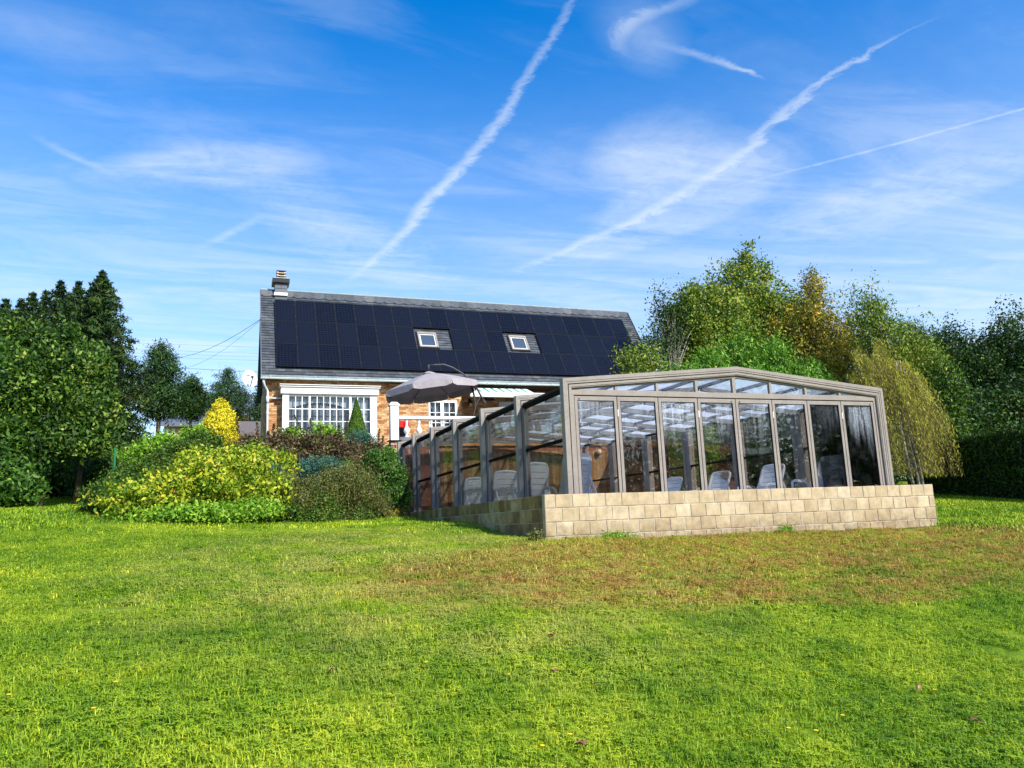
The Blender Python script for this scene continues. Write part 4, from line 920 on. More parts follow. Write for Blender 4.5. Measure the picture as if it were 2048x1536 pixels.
for a, b, n in cols:
    xa, xb_ = X_(a), X_(b)
    for i in range(1, n): x = xa+(xb_-xa)*i/n; gb.box(x-.016, x+.016, YB-.012, YB+.03, TZ-.9, hz0-.091)
    for i in range(n):
        for j in range(6):
            z1 = hz0-.095-rowh*j; pn.append((xa+(xb_-xa)*i/n+.002, xa+(xb_-xa)*(i+1)/n-.002, z1-rowh, z1))
    for j in range(1, 6): z1 = hz0-.095-rowh*j; gb.box(xa, xb_, YB-.008, YB+.026, z1-.016, z1+.016)
each(gb, 'glazing_bar', MAT['white'], bayo)
for a, b, z0, z1 in pn: MB().box(a, b, YB+.008, YB+.014, z0+.002, z1-.002).build('pane', MAT['glass_house'], bayo)
MB().box(X_(578), X_(739), YB+.30, YB+.31, TZ-.9, hz0-.01).build('net_curtain', MAT['curtain'], bayo)  # curtain toned grey-blue to stand in for reflections in the panes
# scalloped lace valance: hangs lower at both ends
for (a, b, sag) in ((578, 700, .16), (700, 739, .9)):
    mb = MB(); n = 16; xa, xb_ = X_(a), X_(b)
    for i in range(n):
        u0, u1 = i/n, (i+1)/n; f = (lambda u: .30+.26*(2*u-1)**2) if sag < .5 else (lambda u: .7+1.1*u**2)
        x0_, x1_ = xa+(xb_-xa)*u0, xa+(xb_-xa)*u1; mb.add([(x0_, YB+.2, hz0-.02), (x1_, YB+.2, hz0-.02), (x1_, YB+.2, hz0-f(u1)), (x0_, YB+.2, hz0-f(u0)), (x0_, YB+.21, hz0-.02), (x1_, YB+.21, hz0-.02), (x1_, YB+.21, hz0-f(u1)), (x0_, YB+.21, hz0-f(u0))], [(0, 3, 2, 1), (4, 5, 6, 7), (3, 7, 6, 2)])
    mb.build('lace_valance', MAT['valance'], bayo)
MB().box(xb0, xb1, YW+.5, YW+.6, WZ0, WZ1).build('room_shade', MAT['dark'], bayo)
# french doors
fd = MB(); zb_ = TZ+.02; w = .07
fd.box(dx0, dx0+w, YW-.03, YW+.06, zb_, dzt); fd.box(dx1-w*1.3, dx1, YW-.03, YW+.06, zb_, dzt); xm0, xm1 = at(880.6, 820, YW)[0], at(887.2, 820, YW)[0]; fd.box(xm0, xm1, YW-.035, YW+.055, zb_, dzt); fd.box(dx0+w, xm0, YW-.028, YW+.05, dzt-.09, dzt-.001); fd.box(xm1, dx1-w*1.3, YW-.028, YW+.05, dzt-.09, dzt-.001)
fdo = fd.build('french_door', MAT['white'], house)
gb = MB()
for a, b in ((dx0+w, xm0), (xm1, dx1-w*1.3)):
    gb.box((a+b)/2-.014, (a+b)/2+.014, YW-.018, YW+.03, zb_, dzt-.091)
    for j in range(1, 6):
        z = dzt-.09-j*.425; gb.box(a, b, YW-.014, YW+.026, z-.014, z+.014)
    for k_ in range(2):
        for j in range(5): 
            xa = a+(b-a)/2*k_; MB().box(xa+.002, xa+(b-a)/2-.002, YW+.008, YW+.014, max(zb_, dzt-.09-(j+1)*.425)+.002, dzt-.09-j*.425-.002).build('pane', MAT['glass_house'], fdo)
each(gb, 'glazing_bar', MAT['white'], fdo)
for a, b, s_ in ((dx0+w, xm0, 1), (xm1, dx1-w*1.3, -1)):
    mb = MB(); zt_ = dzt-.08
    mb.add([(a, YW+.15, zt_), (b, YW+.15, zt_), (b if s_ > 0 else a, YW+.15, zt_-1.2), (b-.25 if s_ > 0 else a+.25, YW+.15, zt_-.5)], [(0, 1, 2, 3)] if s_ > 0 else [(1, 0, 2, 3)]); mb.build('door_curtain', MAT['curtain'], fdo)
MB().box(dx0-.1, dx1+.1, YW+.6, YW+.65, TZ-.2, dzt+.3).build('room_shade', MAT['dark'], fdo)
# chimney
cx0, cx1 = at(549.3, 590, YR-.15)[0], at(574, 590, YR-.15)[0]; zc0, zc1 = at(560, 586, YR-.25)[2], at(560, 565.5, YR-.25)[2]
ch = MB(); ch.box(cx0, cx1, YR-.28, YR+.30, zc0-.6, zc1+.1); cho = ch.build('chimney', MAT['farslate'], house)
mb = MB(); 
for z, o_ in ((zc0+.02, .0), (zc0+.22, .0)): mb.box(cx0-.006, cx1+.006, YR-.29, YR+.31, z+.17, z+.18)
mb.box((cx0+cx1)/2-.004, (cx0+cx1)/2+.004, YR-.287, YR-.27, zc0+.2, zc1+.05); mb.build('slate_joints', MAT['gap'], cho)
mb = MB(); mb.box(cx0-.04, cx1+.02, YR-.36, YR-.285, zc0-.14, zc0+.0); mb.build('flashing', MAT['lead'], cho, bevel=.01)
mb = MB(); mb.box(cx0-.11, cx1+.09, YR-.40, YR+.42, zc1-.02, zc1+.17); mb.build('chimney_cap', MAT['black'], cho)
MB().box(cx0-.10, cx1+.08, YR-.39, YR+.41, zc1+.171, zc1+.195).build('cap_top', MAT['zinc'], cho)
xc0, xc1 = at(553, 560, YR)[0], at(571, 560, YR)[0]; zz0 = zc1+.20; mb = MB(); dk = MB()
for i in range(3):
    z = zz0+i*.125; mb.box(xc0, xc1, YR-.2, YR+.2, z, z+.035)
    for qx in (xc0+.04, xc1-.04):
        for qy in (YR-.16, YR+.16): mb.lathe((qx, qy, z+.03), [(.05, 0), (.04, .035), (.025, .06)], 8)
    dk.box(xc0-.01, xc1+.01, YR-.21, YR+.21, z+.082, z+.124)
mb.build('clay_louvres', MAT['clay'], cho); dk.build('louvre_slabs', MAT['black'], cho)
# roof windows
for (cxp, cyp, wpx, lab) in ((855, 682, 0, 'a'), (1037, 688, 0, 'b')):
    d_ = ray(cxp, cyp); n3 = nv_; P0 = np.array([XA, YE, ZE-EYE]); s_ = (P0@n3)/(d_@n3); c_ = d_*s_; sx_ = c_[0]; ss = (c_-P0)@tv
    W_, H_ = .42, .46; mb = MB()
    def rb(mb, x0, x1, s0, s1, n0, n1): mb.hexa([rp(x0, s0, n0), rp(x1, s0, n0), rp(x1, s1, n0), rp(x0, s1, n0), rp(x0, s0, n1), rp(x1, s0, n1), rp(x1, s1, n1), rp(x0, s1, n1)])
    rb(mb, sx_-W_, sx_-W_+.07, ss-H_, ss+H_, .0, .10); rb(mb, sx_+W_-.07, sx_+W_, ss-H_, ss+H_, .0, .10); rb(mb, sx_-W_+.07, sx_+W_-.07, ss-H_, ss-H_+.07, .0, .09); rb(mb, sx_-W_+.07, sx_+W_-.07, ss+H_-.10, ss+H_, .0, .11)
    wdo = mb.build('roof_window', MAT['alu'], house)
    mb = MB(); rb(mb, sx_-W_+.071, sx_-W_+.12, ss-H_+.071, ss+H_-.101, .0, .07); rb(mb, sx_+W_-.12, sx_+W_-.071, ss-H_+.071, ss+H_-.101, .0, .07); rb(mb, sx_-W_+.12, sx_+W_-.12, ss-H_+.071, ss-H_+.12, .0, .068); rb(mb, sx_-W_+.12, sx_+W_-.12, ss+H_-.15, ss+H_-.101, .0, .068); mb.build('sash', MAT['pvc'], wdo)
    mb = MB(); rb(mb, sx_-W_+.12, sx_+W_-.12, ss-H_+.12, ss+H_-.15, .02, .03); mb.build('window_pane', MAT['roofglass'] if 'roofglass' in MAT else MAT['cells'], wdo)
    mb = MB(); rb(mb, sx_-W_-.05, sx_-W_-.001, ss-H_-.04, ss+H_+.05, .0, .06); rb(mb, sx_-W_, sx_+W_+.05, ss-H_-.05, ss-H_-.001, .0, .05); mb.build('flashing', MAT['black'], wdo)
# solar array
sa = thing('solar_array', tuple(rp(PX0, ps0)), 'three rows of dark blue solar panels filling the slate roof around two skylights', 'solar panels')
def panel_mesh(seed):
    m_ = bpy.data.meshes.new('solar_panel'); w, h = PW-.007, PH-.018; th = .04
    co = [(x, s, n) for n in (0, th) for x, s in ((0, 0), (w, 0), (w, h), (0, h))]; f = .016; co += [(x, s, th-.002) for x, s in ((f, f), (w-f, f), (w-f, h-f), (f, h-f))]
    V = [tuple(np.array([x, 0, 0])+tv*s+nv_*n) for x, s, n in co]
    fs = [(0, 3, 2, 1), (0, 1, 5, 4), (1, 2, 6, 5), (2, 3, 7, 6), (3, 0, 4, 7), (4, 5, 9, 8), (5, 6, 10, 9), (6, 7, 11, 10), (7, 4, 8, 11), (8, 9, 10, 11)]
    m_.from_pydata(V, [], fs); m_.materials.append(MAT['solarframe']); m_.materials.append(MAT['cells']); m_.polygons[9].material_index = 1
    uvl = m_.uv_layers.new(name='UVMap'); 
    for li, uv_ in zip(m_.polygons[9].loop_indices, ((0, 0), (1, 0), (1, 1), (0, 1))): uvl.data[li].uv = uv_
    a = m_.attributes.new('rnd', 'FLOAT', 'FACE'); a.data.foreach_set('value', [seed]*10); return m_
MAT['solarframe'] = simple('dark_panel_frame', (.014, .014, .016), .6, .0, .05, 6, .1)
pms = [panel_mesh(q) for q in (0, .4, .8, 1)]
for row in range(3):
    for i in range(PN):
        if row == 1 and any(a_ <= i < b_ for a_, b_ in SKIP): continue
        p = rp(PX0+PW*i, ps0+row*PH, .09)
        o = child('solar_panel', random.choice(pms), sa, tuple(p-origin(sa)+nv_*random.gauss(0, .0015)))
mb = MB()
for r_ in (0, 1, 2):
    for s_ in (.3, 1.0):
        mb.bar(rp(PX0, ps0+r_*PH+s_, .06) , rp(PX0+PW*(7 if r_ == 1 else PN)-.02, ps0+r_*PH+s_, .06), .04, .04, nv_)
mb.bar(rp(PX0+PW*14+.03, ps0+PH+.4, .06), rp(PX0+PW*PN-.02, ps0+PH+.4, .06), .04, .04, nv_)
mb.build('mounting_rail', MAT['grey_metal'], sa)
cl = MB()
for row in range(3):
    for i in range(1, PN):
        for s_ in (.3, 1.0):
            if row == 1 and any(a_ <= i <= b_ for a_, b_ in SKIP): continue
            q = rp(PX0+PW*i-.006, ps0+row*PH+s_, .135); cl.box(q[0]-.012, q[0]+.012, q[1]-.012, q[1]+.012, q[2]-.01, q[2]+.012)
c_ = cl.build('clamps', MAT['grey_metal'], sa); c_['kind'] = 'stuff'
# awning
aw0, aw1 = at(950, 778, YW2-.2)[0], at(1065, 779, YW2-.1)[0]; YA = YE-.9
z_t = at(1000, 776.5, YE-.05)[2]; z_f = at(1000, 786, YA)[2]; xa0, xa1 = at(944, 786, YA)[0], at(1072, 786, YA)[0]
aw = thing('awning', (xa0, YE, z_t), 'green and white striped awning with white front bar below the gutter', 'awning')
MB().hexa([(xa0+.1, YA, z_f), (xa1-.05, YA, z_f), (xa1-.05, YE+.05, z_t), (xa0+.1, YE+.05, z_t), (xa0+.1, YA, z_f+.012), (xa1-.05, YA, z_f+.012), (xa1-.05, YE+.05, z_t+.012), (xa0+.1, YE+.05, z_t+.012)]).build('canopy', MAT['awning'], aw)
mb = MB(); mb.box(xa0-.1, xa1+.6, YA-.10, YA-.001, z_f-.19, z_f+.02); mb.build('front_bar', MAT['white'], aw, bevel=.02)
mb = MB(); mb.bar((xa0+.3, YA, z_f-.08), (xa0+.9, YE+.3, z_t-.2), .05, .05); mb.bar((xa1-.3, YA, z_f-.08), (xa1-.9, YE+.3, z_t-.2), .05, .05); each(mb, 'folding_arm', MAT['white'], aw)
# lantern on the recess wall
p = at(941, 805, YW2-.12); lo = thing('wall_lantern', tuple(p), 'black wall lantern with lit looking cream bulb beside the umbrella pole', 'lamp')
MB().lathe((p[0], p[1], p[2]-.18), [(.02, 0), (.05, .02), (.055, .14), (.03, .16)], 8).build('lamp_glass', MAT['bulb'], lo)
mb = MB(); mb.lathe((p[0], p[1], p[2]-.02), [(.09, 0), (.08, .05), (.03, .12), (.01, .2)], 8); mb.box(p[0]-.03, p[0]+.03, p[1], YW2-.01, p[2]+.02, p[2]+.06); mb.box(p[0]-.06, p[0]+.06, YW2-.04, YW2-.013, p[2]-.08, p[2]+.18); mb.build('lantern_hood', MAT['black'], lo)
# satellite dish
dc = at(500, 757, YE+.05); dk_ = ppm(dc); sd_ = thing('satellite_dish', (XWL, YW, dc[2]), 'white oval satellite dish on an arm at the left corner of the house', 'satellite dish')
n1 = np.array([.22, -.93, .28]); n1 /= np.linalg.norm(n1); e1 = np.cross((0, 0, 1), n1); e1 /= np.linalg.norm(e1); e2 = np.cross(n1, e1); ra, rb_ = 15*dk_, 19*dk_
V = [dc+n1*-.07]; F_ = []; rings = 5; sg = 28
for i in range(1, rings+1):
    f = i/rings
    for j in range(sg): a = 2*pi*j/sg; V.append(dc+e1*cos(a)*ra*f+e2*sin(a)*rb_*f+n1*(-.07+.07*f*f))
F_ += [(0, 1+j, 1+(j+1) % sg) for j in range(sg)]
for i in range(rings-1):
    for j in range(sg): F_.append((1+i*sg+j, 1+(i+1)*sg+j, 1+(i+1)*sg+(j+1) % sg, 1+i*sg+(j+1) % sg))
mb = MB(); mb.add(V, F_, .5); mb.add([v-n1*.02 for v in V], [f[::-1] for f in F_], .5); mb.build('reflector', MAT['plastic'], sd_, smooth=True)
st = dc-e2*rb_*.9; lf_ = dc+n1*.42-e2*rb_*.45-e1*.02
mb = MB(); mb.bar(st, lf_, .03, .03); mb.tube([lf_+e2*.02, lf_-n1*.10+e2*.06], .045, 8); mb.build('feed_arm', MAT['grey_metal'], sd_)
mb = MB(); mb.bar(dc-n1*.08-e2*rb_*.75, (XWL+.05, YW+.02, (dc-e2*rb_*.75)[2]-.02), .035, .035); mb.build('mount', MAT['black'], sd_)
q = dc+e2*rb_*.42+n1*-.045; mb = MB(); mb.bar(q-e1*-.02, q+e1*-.15, .002, .035, e2); mb.build('grey_logo_strip', MAT['grey_metal'], sd_)
mb = MB(); mb.bar(q+e1*.10, q+e1*.055, .002, .035, e2); mb.build('red_logo_mark', MAT['red'], sd_)

# ------------------------------------------------------------------ umbrella
UY = 26.3; uc = at(858, 746, UY); ku = ppm(uc)
um = thing('cantilever_umbrella', (at(947, 835, UY)[0], UY, TZ), 'open taupe cantilever umbrella with curved dark arm on the terrace', 'umbrella')
rad = 96*ku; tilt = R(-6.5)
ax_u = np.array([sin(-tilt)*-1, .025, cos(tilt)]); ax_u /= np.linalg.norm(ax_u)
lv = np.array([ax_u[2], 0, -ax_u[0]]); lv /= np.linalg.norm(lv); bv = np.cross(ax_u, lv)
def up(r, a, z): return uc+lv*(r*cos(a))+bv*(r*sin(a))+ax_u*z
Hc = 33*ku; V = []; F_ = []; n8 = 8; sub = 6; a00 = R(22.5-13)
for i in range(7):
    f = i/6
    for j in range(n8*sub):
        a = a00+2*pi*j/(n8*sub); jj = (j % sub)/sub; edge = cos(pi/8)/cos((jj-.5)*pi/4); sag = -.05*sin(pi*jj)*f*rad*.6
        V.append(up(rad*f*edge, a, -Hc*(f**1.25)*(edge if f > .3 else 1)+sag*.6))
N8 = n8*sub
for i in range(6):
    for j in range(N8): F_.append((i*N8+j, (i+1)*N8+j, (i+1)*N8+(j+1) % N8, i*N8+(j+1) % N8))
mb = MB(); mb.add(V, F_, .5); co_ = mb.build('canopy', MAT['fabric'], um, smooth=False)
sm = co_.modifiers.new('s', 'SOLIDIFY'); sm.thickness = .006
# valance: one flap per side
for s_ in range(8):
    V = []; F_ = []
    for j in range(sub+1):
        jj = j/sub; a = a00+2*pi*(s_+jj)/8; edge = cos(pi/8)/cos((jj-.5)*pi/4); sag = -.05*sin(pi*jj)*rad*.36; z = -Hc*edge+sag
        cutx = .94 if j in (0, sub) else 1
        drop = (13*ku)*(1 if 0 < j < sub else .72)
        V += [up(rad*edge, a, z+.004), up(rad*edge*1.012, a+(.012 if j == 0 else -.012 if j == sub else 0), z-drop)]
    for j in range(sub): F_.append((2*j, 2*j+1, 2*j+3, 2*j+2))
    mb = MB(); mb.add(V, F_, .5); vo = mb.build('valance', MAT['fabric'], um); sm = vo.modifiers.new('s', 'SOLIDIFY'); sm.thickness = .006
mb = MB(); mb.lathe(uc+ax_u*.0, [(.26, -.05), (.25, -.02), (.10, .04), (.03, .06)], 8); mb.build('vent_cap', MAT['fabric'], um)
for s_ in range(8):
    a = a00+2*pi*s_/8; MB().tube([up(.08, a, -.10), up(rad*.97, a, -Hc-.02)], .011, 5).build('rib', MAT['black'], um)
    mb = MB(); mb.tube([up(rad*.975, a, -Hc-.01), up(rad*.985, a, -Hc-.14)], .02, 6); mb.build('rib_tip', MAT['white'], um)
MB().tube([uc+ax_u*.12, uc-ax_u*.55], [.022, .03], 8).build('hub', MAT['black'], um)
def U_(px, py, dy=0): q = at(px, py, UY+dy); return q
pts = [U_(857, 731), U_(870, 729.5), U_(888, 729), U_(905, 735), U_(922, 745), U_(937, 756), U_(947, 766), U_(956, 781), U_(963, 794), U_(969.5, 805)]
mb = MB(); mb.tube(pts, [.03]*6+[.035]*4, 8); mb.tube([U_(857, 729), U_(857, 741)], .04, 8); mb.build('boom', MAT['grey_metal'], um, smooth=True)
mb = MB(); mb.tube([U_(939, 757), U_(943, 772), U_(948, 790), U_(950.5, 808), U_(950, 818), U_(945, 836), np.array([U_(943, 836)[0], UY, TZ])], .036, 8); mb.build('pole', MAT['grey_metal'], um, smooth=True)
MB().bar(U_(961, 792), U_(951, 812), .04, .03).build('brace', MAT['grey_metal'], um)
mb = MB(); q = U_(943, 836); mb.box(q[0]-.5, q[0]+.5, UY-.05, UY+.05, TZ, TZ+.06); mb.box(q[0]-.05, q[0]+.05, UY-.5, UY+.5, TZ+.061, TZ+.1); mb.build('cross_base', MAT['grey_metal'], um)
MB().tube([U_(966, 800), U_(970.5, 806.5)], .05, 8).build('crank_handle', MAT['grey_metal'], um)

# ------------------------------------------------------------------ overhead wires and neighbour houses
def wire(pa, Ya, pb, Yb, sag, r, lab, n=10):
    a, b = at(*pa, Ya), at(*pb, Yb); pts = [a+(b-a)*i/n-np.array([0, 0, sag*4*(i/n)*(1-i/n)]) for i in range(n+1)]
    o = MB().tube(pts, r, 4, cap=False).build('overhead_wire', MAT['wire'], loc=a); tag(o, lab, 'wire')
wire((522, 638), 32.5, (285, 707), 60, 0.9, .010, 'upper of two service wires rising to the left end of the house roof')
wire((522, 639), 32.5, (285, 722), 60, 1.3, .006, 'lower of two service wires rising to the left end of the house roof')
GW = 'thin parallel wires in the distance left of the house'
for (y0, y1) in ((686, 694), (699, 706), (706, 713), (713, 720)):
    wire((150, y0-4), 120, (1100, y1+20), 120, 0, .011, {686: 'topmost', 699: 'second', 706: 'third', 713: 'lowest'}[y0]+' of four thin distant power lines crossing the sky left of the house', 6)
wire((355, 736), 90, (700, 753), 90, 0, .02, 'darker distant cable passing behind the satellite dish', 6)
wire((2100, 716), 60, (1880, 734), 60, .4, .015, 'pale cable in front of the dark trees at the right edge', 6)
def far_house(name_lab, x0p, x1p, yr, ye, yb, Y, wallm, roofm, gable=None):
    a, b = at(x0p, ye, Y), at(x1p, ye, Y); z_r = at((x0p+x1p)/2, yr, Y+3)[2]; z_e = (a[2]+b[2])/2; z_b = min(at((x0p+x1p)/2, yb, Y)[2], h1(a[0], Y))-1
    o = thing('neighbour_house', (a[0], Y, z_b), name_lab, 'house')
    mb = MB(); mb.box(a[0]+.3, b[0]-.3, Y+.2, Y+8, z_b, z_e)
    for X_g in (a[0]+.3, b[0]-.3): mb.add([(X_g, Y+.2, z_e), (X_g, Y+8, z_e), (X_g, Y+4, z_r-.2)], [(0, 1, 2), (2, 1, 0)])
    mb.build('wall', wallm, o)
    mb = MB(); mb.hexa([(a[0], Y-.3, z_e-.2), (b[0], Y-.3, z_e-.2), (b[0], Y+4, z_r-.15), (a[0], Y+4, z_r-.15), (a[0], Y-.3, z_e), (b[0], Y-.3, z_e), (b[0], Y+4, z_r), (a[0], Y+4, z_r)]); mb.hexa([(a[0], Y+4.001, z_r-.15), (b[0], Y+4.001, z_r-.15), (b[0], Y+8.4, z_e-.2), (a[0], Y+8.4, z_e-.2), (a[0], Y+4.001, z_r), (b[0], Y+4.001, z_r), (b[0], Y+8.4, z_e), (a[0], Y+8.4, z_e)])
    mb.build('roof', roofm, o); return o
def far_window(o, px0, px1, py0, py1, Y):
    a, b = at(px0, py1, Y), at(px1, py0, Y); mb = MB(); f = .12
    mb.box(a[0], b[0], Y+.12, Y+.199, a[2], a[2]+f); mb.box(a[0], b[0], Y+.12, Y+.199, b[2]-f, b[2]); mb.box(a[0], a[0]+f, Y+.12, Y+.199, a[2]+f, b[2]-f); mb.box(b[0]-f, b[0], Y+.12, Y+.199, a[2]+f, b[2]-f); mb.box((a[0]+b[0])/2-.05, (a[0]+b[0])/2+.05, Y+.12, Y+.19, a[2]+f, b[2]-f)
    w = mb.build('window', MAT['white'], o); MB().box(a[0]+f, b[0]-f, Y+.15, Y+.18, a[2]+f, b[2]-f).build('pane', MAT['dark'], w)
n1_ = far_house('far house with wide blue grey slate roof behind the lone pine and the satellite dish', 396, 506, 783, 826, 900, 66, MAT['farbrick'], MAT['farslate'])
n2_ = far_house('pinkish brick neighbour house with white windows behind the pines left of the yellow conifer', 318, 412, 815, 848, 900, 56, MAT['farbrick'], MAT['farslate'])
for q in ((325, 338, 857, 873), (343, 350, 857, 873), (372, 384, 862, 878), (392, 404, 858, 874)): far_window(n2_, *q, 56)
n3_ = far_house('low outbuilding with brown grey tiled roof just left of the brick house corner', 462, 560, 838, 866, 900, 44, MAT['farbrick'], MAT['rooftile'])
gp = at(229, 925, 20.5); o = MB().tube([(gp[0], gp[1], h1(gp[0], 20.5)-.1), (gp[0], gp[1], gp[2]+.35)], .03, 8).build('fence_post', MAT['green_post'], loc=(gp[0], gp[1], h1(gp[0], 20.5))); tag(o, 'thin green metal post at the left back of the flower mound', 'post')
# ------------------------------------------------------------------ trees, left
def pb(*a, **k): return pxblob(*a, **k)
LG_ = 'trees at the left edge of the lawn'
plant('broadleaf_tree', 'light green broadleaf tree at the far left edge, nearest of the left group', 'tree', spiky([pb(50, 810, 85, 100, 21), pb(110, 780, 60, 70, 21.5), pb(25, 745, 60, 55, 22), pb(105, 705, 42, 48, 22), pb(40, 690, 36, 36, 22.3), pb(60, 885, 90, 45, 21), pb(150, 870, 50, 45, 21.3)], 26, 13, 26, 15), 'broad', 1900, 20, .125, .45, .14, seed=11, shell=.3, lump=.4, twigs=30, droop=.3, base=(at(80, 990, 21.5)[0], 21.5))
plant('broadleaf_tree', 'green broadleaf tree before the tall spruce, with pale leafy sprays', 'tree', spiky([pb(165, 790, 48, 70, 22.5), pb(195, 850, 45, 45, 22), pb(185, 745, 26, 36, 23), pb(130, 830, 60, 60, 22)], 18, 12, 26, 16), 'broad', 1000, 20, .125, .45, .14, seed=12, shell=.3, lump=.4, twigs=24, droop=.3, base=(at(150, 990, 22.5)[0], 22.5))
conifer('spruce_tree', 'tallest dark spruce of the left group', 205, 545, 985, 138, 27, 'spruce', 21, 52, 170, .16)
conifer('spruce_tree', 'dark spruce just left of the tallest one', 158, 566, 960, 118, 28.5, 'spruce', 22, 42, 120, .16)
conifer('spruce_tree', 'pointed spruce in the middle of the left group', 122, 564, 960, 112, 30, 'spruce', 23, 42, 110, .16)
conifer('spruce_tree', 'spruce third from the left edge of the picture', 66, 588, 960, 108, 29, 'spruce', 24, 40, 105, .16)
conifer('spruce_tree', 'spruce rising at the very left edge', 12, 602, 960, 108, 28, 'spruce', 25, 40, 105, .16)
for i_, (a_, b_, Y_, lab_) in enumerate(((42, 600, 32, 'shorter dark spruce filling between the two leftmost spires'), (92, 584, 33, 'shorter spruce behind the third and middle spires'), (140, 588, 32.5, 'shorter spruce behind the middle spire'), (184, 580, 31, 'shorter spruce tucked behind the tallest spruce'))): conifer('spruce_tree', lab_, a_, b_, 900, 80, Y_, 'spruce', 120+i_, 30, 90, .17)
conifer('pine_tree', 'tall rounded blue green pine right of the spruces', 323, 692, 842, 46, 31, 'pine', 26, 20, 120, .14, pine=True)
conifer('pine_tree', 'narrow blue green pine between the tall pine and the lone pine', 384, 757, 842, 30, 33, 'pine', 27, 15, 100, .13, pine=True)
conifer('pine_tree', 'lone bushy pine before the slate roof, above the yellow conifer', 456, 740, 862, 42, 50, 'pine', 28, 22, 140, .14, pine=True)
conifer('pine_tree', 'pine half hidden behind the house corner', 520, 776, 860, 17, 50, 'pine', 29, 14, 80, .15, pine=True)
plant('laurel_bush', 'dark glossy laurel bush at the left edge beside the lawn', 'bush', [pb(18, 975, 50, 42, 20), pb(5, 920, 50, 55, 20.5)], 'box', 500, 14, .13, .5, .14, seed=31)
plant('laurel_bush', 'shaded undergrowth bush below the spruces beside the flower mound', 'bush', [pb(190, 960, 40, 40, 23.5), pb(120, 965, 60, 40, 25)], 'broad_dark', 700, 14, .12, .5, .16, seed=32)
plant('undergrowth', 'dark undergrowth filling the foot of the left tree group', 'bush', [pb(60, 960, 90, 45, 26), pb(180, 930, 80, 60, 27), pb(-20, 940, 60, 60, 25)], 'broad_dark', 1100, 12, .15, .5, .22, seed=33)
plant('hedge', 'clipped green hedge behind the green post left of the mound', 'hedge', [pb(262, 925, 50, 28, 25, 1.0), pb(300, 915, 40, 26, 25.5, 1.0)], 'lime', 700, 12, .07, .5, .10, seed=34, shell=.7)
# ------------------------------------------------------------------ trees, right
plant('poplar_tree', 'tallest yellowing green tree above the enclosure ridge', 'tree', spiky([pb(1488, 600, 66, 88, 32), pb(1440, 650, 85, 80, 31.5), pb(1530, 640, 75, 75, 32), pb(1400, 700, 85, 60, 31), pb(1500, 720, 110, 60, 31.5), pb(1585, 665, 50, 60, 31.5), pb(1390, 650, 50, 45, 31)], 22, 13, 34, 6), 'birch', 5400, 13, .165, .5, .17, 'barkw', seed=41, shell=.25, lump=.34, twigs=40, r0=.22)
plant('birch_tree', 'sparse thin branched tree right beside the roof end', 'tree', [pb(1335, 630, 36, 55, 30), pb(1320, 690, 50, 45, 30), pb(1370, 640, 40, 55, 30.5)], 'oak', 620, 10, .12, .5, .2, 'barkw', seed=42, shell=.2, lump=.4, twigs=60)
plant('birch_tree', 'orange brown autumn tree right of the tallest tree', 'tree', spiky([pb(1630, 610, 30, 62, 29), pb(1600, 680, 55, 70, 29), pb(1660, 680, 60, 75, 28), pb(1700, 740, 70, 70, 27.5), pb(1640, 760, 70, 50, 28)], 12, 10, 34, 7), 'orange', 2700, 11, .135, .5, .17, 'barkw', seed=43, shell=.25, lump=.35, twigs=60)
plant('cherry_tree', 'loose crowned tree with drooping leaves right of the orange tree', 'tree', [pb(1740, 640, 42, 75, 25), pb(1790, 690, 60, 60, 25), pb(1830, 740, 70, 55, 25.5)], 'birch', 1100, 11, .16, .35, .2, 'barkb', seed=44, shell=.3, lump=.35, twigs=60, droop=.6)
plant('leafy_tree', 'green leafy tree behind the willow', 'tree', [pb(1870, 790, 62, 60, 24.5), pb(1890, 860, 48, 45, 24), pb(1840, 880, 60, 45, 24)], 'broad', 1500, 13, .13, .5, .18, seed=45, shell=.4, twigs=20)
plant('peach_tree', 'bright green narrow leaved shrub tree just behind the enclosure ridge', 'tree', [pb(1485, 715, 34, 48, 25.5), pb(1420, 740, 40, 44, 25), pb(1550, 720, 38, 48, 25), pb(1600, 755, 44, 36, 25), pb(1650, 780, 30, 28, 24.6), pb(1370, 760, 50, 34, 25), pb(1480, 800, 150, 60, 25.5), pb(1480, 880, 110, 70, 26)], 'peach', 3300, 12, .18, .26, .15, seed=46, shell=.35, droop=.7, twigs=24)
plant('yellow_green_bush', 'small yellow green bush between the roof end and the enclosure', 'bush', [pb(1262, 720, 34, 26, 25.5), pb(1300, 715, 30, 28, 25.5), pb(1290, 760, 60, 40, 25.5), pb(1370, 830, 60, 80, 24)], 'birch', 620, 12, .11, .5, .16, seed=47, shell=.25, lump=.45, twigs=24)
for i, (px_, py_, rx, ry, Y, lab) in enumerate(((1930, 760, 95, 105, 42, 'dark tree of the wood behind the hedge, left one'), (2030, 740, 95, 115, 40, 'big dark oak at the right edge above the hedge'), (1850, 740, 85, 85, 48, 'dark tree of the wood just right of the drooping cherry'), (1985, 840, 80, 60, 33, 'lower yellow flecked tree above the right hedge'), (2110, 790, 90, 150, 36, 'dark tree cut off by the right edge'))):
    plant('oak_tree', lab, 'tree', [pb(px_, py_, rx*.8, ry, Y), pb(px_-rx*.5, py_+ry*.35, rx*.6, ry*.7, Y-1), pb(px_+rx*.5, py_+ry*.3, rx*.6, ry*.7, Y+1), pb(px_, py_+ry*.9, rx, ry*.5, Y-.5)], 'oak', 4200, 13, .20, .6, .26, seed=50+i, shell=.35, lump=.24, twigs=10, group=None)
